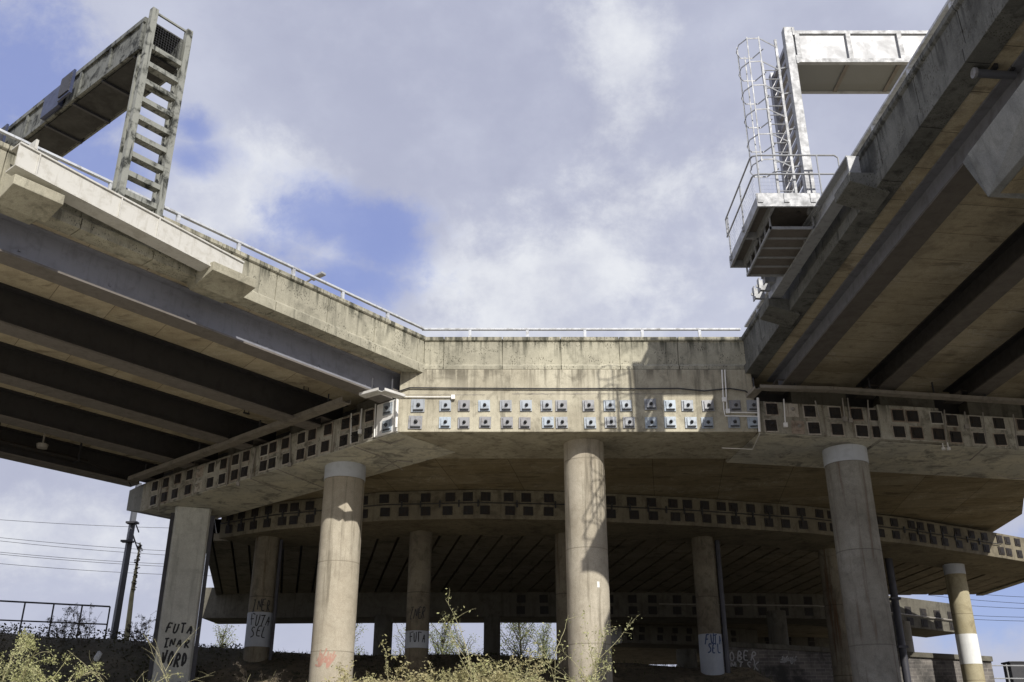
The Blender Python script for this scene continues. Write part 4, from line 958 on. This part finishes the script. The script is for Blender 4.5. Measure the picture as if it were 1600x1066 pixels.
# drain pipe under the right parapet
def onR(u, v, b): a, bb, z = R.on_b(u, v, b); return R(a, bb, z)
t = thing('drain_spout', 'grey cylindrical drain spout under the right parapet, upper right', 'drain spout', onR(1522, 112, .05))
p = onR(1522, 114, .0); q = p+Vector((.75, .1, .02)); m = MB(); m.tube([p, q], .075, 20); m.build('pipe', M_mast, t)
m = MB(); m.tube([p+Vector((-.02, 0, 0)), p+Vector((.03, 0, 0))], .095, 20); m.build('end_cap', M_plate, t)
m = MB(); 
for s_ in (.5, .92):
    m = MB(); c = p.lerp(q, s_); m.box(Fr((c.x, c.y, c.z), (1, 0), (0, 1)), -.03, .03, -.12, .12, .05, .42); m.build('hanger', M_iron, t)
t = thing('drain_spout', 'small pale drain stub sticking out below the right parapet, mid height', 'drain spout', onR(1310, 385, .0))
p = onR(1310, 386, .05); m = MB(); m.tube([p, p+Vector((.5, .05, 0))], .06, 16); m.build('pipe', M_plate, t)
# service pipe with brackets under the far girder of the left deck
t = thing('service_pipe', 'dark service pipe hung under the far side of the left deck', 'pipe', L(8, 14, 10.5))
m = MB(); m.tube([L(9.5, 13.6, 10.42), L(2.6, 13.6, 10.42)], .09, 10); m.tube([L(2.6, 13.6, 10.42), L(1.6, 13.7, 10.3), L(.9, 13.9, 10.3), L(.5, 13.9, 10.0)], .02, 6); m.build('tube', M_plated, t)
for a in (3., 6., 8.5): m = MB(); m.box(L, a-.05, a+.05, 13.4, 13.8, 10.3, 10.34); m.box(L, a-.03, a+.03, 13.42, 13.46, 10.3, 11.05); m.build('bracket', M_iron, t)
p = L(4.6, 13.0, 10.45); m = MB(); m.cyl((p.x, p.y), .17, p.z-.12, p.z+.02, 20, .2); m.cyl((p.x, p.y), .03, p.z+.02, p.z+.55, 8)
tag(m.build('bulkhead_lamp', M_condd), 'round pale lamp under the far side of the left deck', 'lamp')
for (u, v, b), w_ in zip(((478, 611, 4.2), (385, 646, 7.4), (297, 680, 10.4), (215, 711, 13.0)), ('nearest the central block', 'second from the central block', 'third from the central block', 'farthest left')):
    a_, b_, z_ = L.inv(pz(u, v, 10.95-.03*b)); m = MB(); m.box(L, a_-.12, a_+.12, b_-.03, b_+.03, z_-.02, z_+.02); m.box(L, a_-.1, a_-.08, b_-.01, b_+.01, z_+.02, 11.07); m.box(L, a_+.08, a_+.1, b_-.01, b_+.01, z_+.02, 11.07)
    tag(m.build('hanger_bracket', M_iron), 'small black hanger on the left deck soffit, '+w_, 'bracket', 'hangers under the left deck')
# street lamp head over the left parapet
p = L.on_b(494, 433, 2.5); P0 = L(*p)
t = thing('street_lamp', 'street lamp head just showing over the left parapet rail', 'street lamp', (P0.x, P0.y, 11.4))
m = MB(); m.tube([(P0.x-1.2, P0.y+.9, 11.36), (P0.x-1.2, P0.y+.9, P0.z-.6), (P0.x-.8, P0.y+.6, P0.z-.15), (P0.x-.1, P0.y+.08, P0.z+.02)], [.07, .05, .04, .035], 10); m.build('pole', M_galv, t)
m = MB(); dd = Vector((.8, -.5, .12)).normalized(); m.bar(P0-dd*.2, P0+dd*.35, .2, .09); m.build('lamp_head', M_galv, t, .02)

# ---------------------------------------------------------------- embankment things
# iron fence on the crest
t = thing('iron_fence', 'black two rail iron fence on the embankment at lower left', 'fence', (-20, 40, 4.5))
fa = py(-40, 937, 39.5); fb = py(172, 948, 41.5); 
def fpt(s, dz=0): p = fa.lerp(fb, s); return Vector((p.x, p.y, p.z+dz))
m = MB(); m.tube([fpt(0), fpt(1)], .035, 8); m.build('rail', M_iron, t)
m = MB(); m.tube([fpt(0, -.75), fpt(1, -.72)], .03, 8); m.build('rail', M_iron, t)
for k in range(6):
    s = (208-45.5*(5-k)+4)/212.; s = max(0, min(1, 1-(5-k)*.212)); m = MB(); p = fpt(s); m.tube([p, (p.x, p.y, p.z-1.75)], .035, 8); m.build('post', M_iron, t)
# railway masts and wires
p = py(176, 1003, 42.5); q = py(209, 806, 42.5)
t = thing('railway_mast', 'dark steel railway mast leaning slightly behind the iron fence', 'mast', tuple(p))
m = MB(); m.tube([(p.x, p.y, p.z-.4), (q.x-.0, q.y, q.z+1.5)], [.17, .14], 4); m.build('pole', M_mast, t)
for v in (817, 846): c = py(207 if v < 830 else 199, v, 42.3); m = MB(); m.box(Fr((c.x, c.y, c.z), (1, 0), (0, 1)), -.25, .25, -.15, .15, -.04, .04); m.build('clamp', M_iron, t)
m = MB(); c = py(212, 818, 42.2); m.tube([c, py(217, 832, 42.2), py(216, 828, 42.2)], .03, 5); m.tube([py(208, 838, 42.2), py(216, 860, 42.2)], .03, 5); m.build('arm', M_iron, t)
p = py(197, 1003, 43); t = thing('bleached_pole', 'pale bare pole wrapped in dead ivy near the dark mast', 'pole', tuple(p))
m = MB(); m.tube([py(197, 1004, 43), py(206, 930, 43), py(214, 880, 43), py(219, 848, 43)], [.13, .1, .06, .03], 8); m.build('trunk', M_wood, t)
m = MB(); random.seed(5)
for k in range(150):
    s = random.random(); u = 208+11*s; v = 925-77*s; c = py(u+random.gauss(0, 1.6), v, 43+random.gauss(0, .08)); d = Vector((random.gauss(0, 1), random.gauss(0, 1), random.gauss(0, 1))).normalized()*.07; e = d.cross(Vector((.3, .5, .9))).normalized()*.05
    m.add([c-d, c+e, c+d, c-e], [(0, 1, 2, 3)])
m.tube([py(219, 850, 43), py(212, 848, 43), py(208, 836, 43)], .025, 5)
m.build('ivy', M_twig, t)
wi = [((-30, 810), (330, 826), 'topmost overhead wire left of the columns'), ((-30, 837), (330, 864), 'second overhead wire from the top, left of the columns'), ((-30, 842), (330, 871), 'third overhead wire from the top, left of the columns'),
      ((-30, 860), (330, 884), 'fourth overhead wire from the top, left of the columns'), ((-30, 863), (330, 888), 'second lowest overhead wire left of the columns'), ((-30, 878), (330, 900), 'lowest overhead wire left of the columns')]
for a, b, lab in wi:
    m = MB(); A, B = py(*a, 52), py(*b, 60); m.tube([A.lerp(B, s/10) - Vector((0, 0, .12*4*(s/10)*(1-s/10))) for s in range(11)], .013, 5); tag(m.build('overhead_wire', M_iron), lab, 'wire', 'railway wires at left')
wr = [((1500, 925), (1640, 934), 'topmost overhead wire at the right edge'), ((1450, 930), (1640, 945), 'second overhead wire at the right edge'), ((1450, 941), (1640, 952), 'third overhead wire at the right edge'), ((1450, 957), (1640, 965), 'fourth overhead wire at the right edge'), ((1450, 963), (1640, 971), 'lowest overhead wire at the right edge')]
for a, b, lab in wr:
    m = MB(); A, B = py(*a, 85), py(*b, 75); m.tube([A.lerp(B, s/10) - Vector((0, 0, .1*4*(s/10)*(1-s/10))) for s in range(11)], .018, 5); tag(m.build('overhead_wire', M_iron), lab, 'wire', 'railway wires at right')
# litter
p = py(151, 1028, 33.5); m = MB()
for k in range(3):
    rr = .10; n_ = 10
    rings = []
    for j in range(6):
        ph = pi*j/5; rings.append([Vector((p.x+k*.03+rr*sin(ph)*cos(2*pi*i/n_)*random.uniform(.6, 1.2), p.y+rr*sin(ph)*sin(2*pi*i/n_)*random.uniform(.6, 1.2), p.z+k*.05+rr*1.2*cos(ph)*random.uniform(.8, 1.1))) for i in range(n_)])
    m.loft(rings, smooth=False)
tag(m.build('plastic_litter', M_collar), 'crumpled pale plastic bag caught on the dark embankment', 'litter')

# retaining wall at right
t = thing('brick_wall', 'dark brick wall with white graffiti behind the right hand columns', 'wall', (17, 45, 3.3))
za, zb_ = py(1130, 1010, 45).z, py(1545, 1034, 45).z
xa, xb = py(1122, 1020, 45).x, py(1548, 1030, 45).x
m = MB(); m.hexa([Vector((xa, 45, -1)), Vector((xb, 45, -1)), Vector((xb, 45.6, -1)), Vector((xa, 45.6, -1)), Vector((xa, 45, za)), Vector((xb, 45, zb_)), Vector((xb, 45.6, zb_)), Vector((xa, 45.6, za))]); m.build('brickwork', M_brick, t)
m = MB(); m.hexa([Vector((xa-.05, 44.9, za)), Vector((xb+.05, 44.9, zb_)), Vector((xb+.05, 45.7, zb_)), Vector((xa-.05, 45.7, za)), Vector((xa-.05, 44.9, za+.22)), Vector((xb+.05, 44.9, zb_+.22)), Vector((xb+.05, 45.7, zb_+.22)), Vector((xa-.05, 45.7, za+.22))]); m.build('coping', M_far, t, .02)
def ws(s, z): return Vector((s, 44.985, z))
q = py(1142, 1033, 44.98); graffiti(ws, 'OBER', .40, q.x, q.z, .055, M_chalk, t, .25)
q = py(1143, 1045, 44.98); graffiti(ws, 'MISK', .38, q.x, q.z-.08, .055, M_chalk, t, .27)
q = py(1220, 1036, 44.98); graffiti(ws, '~', .30, q.x, q.z, .05, M_chalk, t, .38)
q = py(1140, 1064, 44.98); graffiti(ws, '~', .25, q.x, q.z, .05, M_chalk, t, .8)
q = py(1134, 1030, 44.98); m = MB(); m.add([ws(q.x, q.z-.2), ws(q.x+.09, q.z-.2), ws(q.x+.09, q.z+.2), ws(q.x, q.z+.2)], [(0, 1, 2, 3)]); m.build('painted_mark', M_bandw, t)
# steel fence and cabinet at far right bottom
t = thing('steel_fence', 'thin grey steel fence at the lower right corner', 'fence', tuple(py(1560, 1066, 48)))
m = MB()
for v in (1040, 1060): m.tube([py(1543, v, 48), py(1660, v+1, 48)], .03, 6)
m.build('rail', M_galv, t)
for u in (1547, 1572, 1640): m = MB(); a = py(u, 1038, 48); m.tube([a, (a.x, a.y, a.z-2.2)], .035, 6); m.build('post', M_galv, t)
t = thing('equipment_cabinet', 'black cabinet behind the steel fence in the lower right corner', 'cabinet', tuple(py(1592, 1066, 50)))
a = py(1578, 1036, 50); b_ = py(1612, 1036, 50); m = MB(); m.box(WORLD, a.x, b_.x, 50, 50.8, 1.5, a.z); m.box(WORLD, a.x-.05, b_.x+.05, 49.95, 50.85, a.z+.002, a.z+.08); m.build('body', M_iron, t, .02)

# ---------------------------------------------------------------- vegetation
def leafquad(m, c, s, dr=None, asp=.45):
    d = dr if dr is not None else Vector((random.gauss(0, 1), random.gauss(0, 1), random.gauss(0, .7))).normalized()
    e = d.cross(Vector((random.gauss(0, 1), random.gauss(0, 1), random.gauss(0, 1)))).normalized()*s*asp
    d = d*s
    m.add([c-d*.5, c+e*.5, c+d*.5, c-e*.5], [(0, 1, 2, 3)])
def shrub(name, label, cat, base, nstem, length, lean, leafn, leafs, leafmat_, stemmat, rad=.018, droop=.9, spread=.4, group=None, sub=4, seed=1, sublen=.35, bias=(0, 0, 0), n=4):
    random.seed(seed); base = Vector(base); t = thing(name, label, cat, tuple(base), group)
    ms, ml = MB(), MB()
    def stem(p, d, ln, r, depth):
        segs = 9; pts = [p.copy()]; dd = d.normalized(); cur = p.copy()
        for k in range(segs):
            dd = (dd + Vector((random.gauss(0, .10), random.gauss(0, .10), -droop*.22*(k/segs)*(1 if depth == 0 else .7))) + Vector(bias)*.02).normalized()
            cur = cur + dd*ln/segs; pts.append(cur.copy())
            if depth < 2 and k > 1:
                for _ in range(sub if depth == 0 else 1):
                    if random.random() < .6: stem(cur, (dd + Vector((random.gauss(0, .8), random.gauss(0, .8), random.gauss(.1, .6)))), ln*random.uniform(.5, 1.2)*sublen, r*.5, depth+1)
            if k > 1 or depth:
                for _ in range(leafn):
                    q = cur - dd*random.random()*ln/segs + Vector((random.gauss(0, .03), random.gauss(0, .03), random.gauss(0, .03))); leafquad(ml, q, leafs*random.uniform(.6, 1.3))
        ms.tube(pts, [r*(1-.75*i/segs) for i in range(segs+1)], n, False)
    for k in range(nstem):
        th = 2*pi*random.random(); rr = spread*random.random()
        d = Vector((cos(th)*lean, sin(th)*lean, 1)) + Vector(bias)
        stem(base+Vector((cos(th)*rr, sin(th)*rr, 0)), d, length*random.uniform(.65, 1.1), rad, 0)
    ms.build('stems', stemmat, t); ml.build('leaves', leafmat_, t); return t
p = py(35, 1066, 12.2); gb = ground_h(p.x, p.y)
shrub('arching_shrub', 'arching yellow green shrub in sun at the lower left corner', 'shrub', (p.x-.1, p.y, gb), 60, 2.05, .2, 2, .032, M_leaf, M_stem, .010, 2.2, .25, seed=3, sub=2, sublen=.2)
p = py(225, 1066, 13.5); gb = ground_h(p.x, p.y)
shrub('low_shrub', 'low thin stemmed shrub in front of the graffiti column', 'shrub', (p.x, p.y, gb), 8, 1.5, .45, 1, .034, M_leaf, M_stem, .009, 1.0, .5, seed=4, sub=2, sublen=.3)
p = py(290, 1066, 12.5); gb = ground_h(p.x, p.y)
shrub('bare_sapling', 'bare straggling twigs crossing the foot of the graffiti column', 'shrub', (p.x+.0, p.y, gb), 5, 2.7, .22, 0, .03, M_leaf, M_stem, .006, .3, .3, seed=9, sub=1, sublen=.3)
for (u, Y, ns, ln, ln2, lab, sd_) in ((640, 13.2, 34, 3.2, .3, 'tangled bramble bush with dry hanging leaves, left part of the clump between front columns', 11), (735, 13.6, 38, 3.1, .3, 'dense tangled bush with dry leaves in the middle of the clump between front columns', 12), (815, 13.2, 34, 3.1, .3, 'tangled bush with dry leaves at the right part of the clump near the central column', 13)):
    p = py(u, 1066, Y); gb = ground_h(p.x, p.y)
    shrub('bramble_bush', lab, 'bush', (p.x, p.y, gb), ns+20, ln*.49, .45, 2, .045, M_dry, M_stem, .010, 1.0, .5, seed=sd_, sub=4, sublen=.34, group='bushes between the front columns')
p = py(870, 1066, 11.5); gb = ground_h(p.x, p.y)
shrub('leafy_sapling', 'thin leafy branches reaching up in front of the foot of the central column', 'shrub', (p.x, p.y, gb), 7, 1.9, .28, 1, .034, M_leaf, M_stem, .009, .4, .2, seed=21, sub=2, sublen=.35)
def tree(label, x, y, h, spread, n, leafs, mat, seed, leafy=3):
    random.seed(seed); gb = ground_h(x, y)-.2; t = thing('young_tree', label, 'tree', (x, y, gb), 'light trees beyond the far crosshead')
    mt, mc = MB(), MB()
    mt.tube([(x, y, gb), (x+.1, y, gb+h*.35), (x, y+.1, gb+h*.7)], [.12, .08, .03], 6)
    for k in range(n):
        z0 = gb+h*random.uniform(.15, .7); th = random.uniform(0, 2*pi); L_ = spread*random.uniform(.5, 1.1)
        pts = [Vector((x, y, z0))]; d = Vector((cos(th)*.75, sin(th)*.75, 1.0)).normalized()
        for j in range(7):
            d = (d+Vector((random.gauss(0, .12), random.gauss(0, .12), random.gauss(.02, .08)))).normalized(); pts.append(pts[-1]+d*L_/7)
            for _ in range(leafy*4): c = pts[-1]+Vector((random.gauss(0, .16), random.gauss(0, .16), random.gauss(0, .16))); leafquad(mc, c, leafs*random.uniform(.5, 1.3))
        mt.tube(pts, [.03*(1-.1*i) for i in range(8)], 4, False)
    mt.build('trunk', M_twig, t); mc.build('crown', mat, t)
for i, (u, Y, h, sp, lab) in enumerate(((540, 66, 5.5, 2.2, 'pale green young tree against the sky right of the collared column'), (640, 72, 6.6, 2.4, 'light tree behind the slim tagged column'), (690, 64, 5.6, 2.4, 'airy light green tree right of the slim tagged column'), (725, 70, 6.0, 2.6, 'loose pale tree left of the dark far column'),
                                        (812, 60, 6.0, 2.6, 'greenest young tree between the dark far column and the central column'), (850, 68, 6.2, 2.4, 'light young tree just left of the central column'), (345, 70, 5.2, 1.4, 'thin sapling in the gap right of the graffiti column'))):
    p = py(u, 1020, Y); tree(lab, p.x, Y, h, sp, 34, .12, M_haze, 40+i, 2 if u in (640, 725, 345) else 4)
# embankment cover: brambles (nobody could count them)
random.seed(77)
m = MB()
for k in range(60000):
    x = random.uniform(-34, 3); y = random.uniform(30, 42.5) if random.random() < .8 else random.uniform(24, 34)
    dens = noise.noise(Vector((x*.35, y*.35, 5)))*.5+.55
    if x > -11: dens *= .35
    if random.random() > dens: continue
    hgt = (.75 if x < -15 else .3)*max(.1, dens)
    z = ground_h(x, y)+random.random()**1.3*hgt
    leafquad(m, Vector((x, y, z)), random.uniform(.05, .13), asp=.7)
o = m.build('brambles', M_ivy); o['kind'] = 'stuff'; tag(o, 'dark tangle of brambles and ivy over the embankment', 'brambles')
m = MB()
for k in range(14000):
    x = random.uniform(-34, 26); y = random.uniform(28, 43)
    if x < -14 and random.random() < .6: continue
    if noise.noise(Vector((x*.3, y*.3, 9))) < -.08: continue
    z = ground_h(x, y); hh = random.uniform(.08, .28); w = .012; th = random.uniform(0, pi); dx, dy = cos(th)*w, sin(th)*w; lx, ly = random.gauss(0, .08), random.gauss(0, .08)
    m.add([(x-dx, y-dy, z-.02), (x+dx, y+dy, z-.02), (x+lx, y+ly, z+hh)], [(0, 1, 2)])
o = m.build('grass', M_grass); o['kind'] = 'stuff'; tag(o, 'rough short grass on the embankment under the bridges', 'grass')
for i, (u, lab) in enumerate(((100, 'dry weed stalks standing in front of the iron fence'), (140, 'tall dead weed stalk between the iron fence and dark mast'), (215, 'small dark weed right of the bleached pole'), (410, 'dry weed stalks at the foot of the banded slim column'))):
    Y = 39 if i < 3 else 34; p = py(u, 1000, Y)
    shrub('weed', lab, 'weed', (p.x, Y, ground_h(p.x, Y)-.05), 9, 1.3, .25, 1, .05, M_twig, M_twig, .012, .1, .5, seed=60+i, sub=1, sublen=.3, group='weeds on the embankment')

for o in bpy.data.objects:
    if '_o' in o: del o['_o']
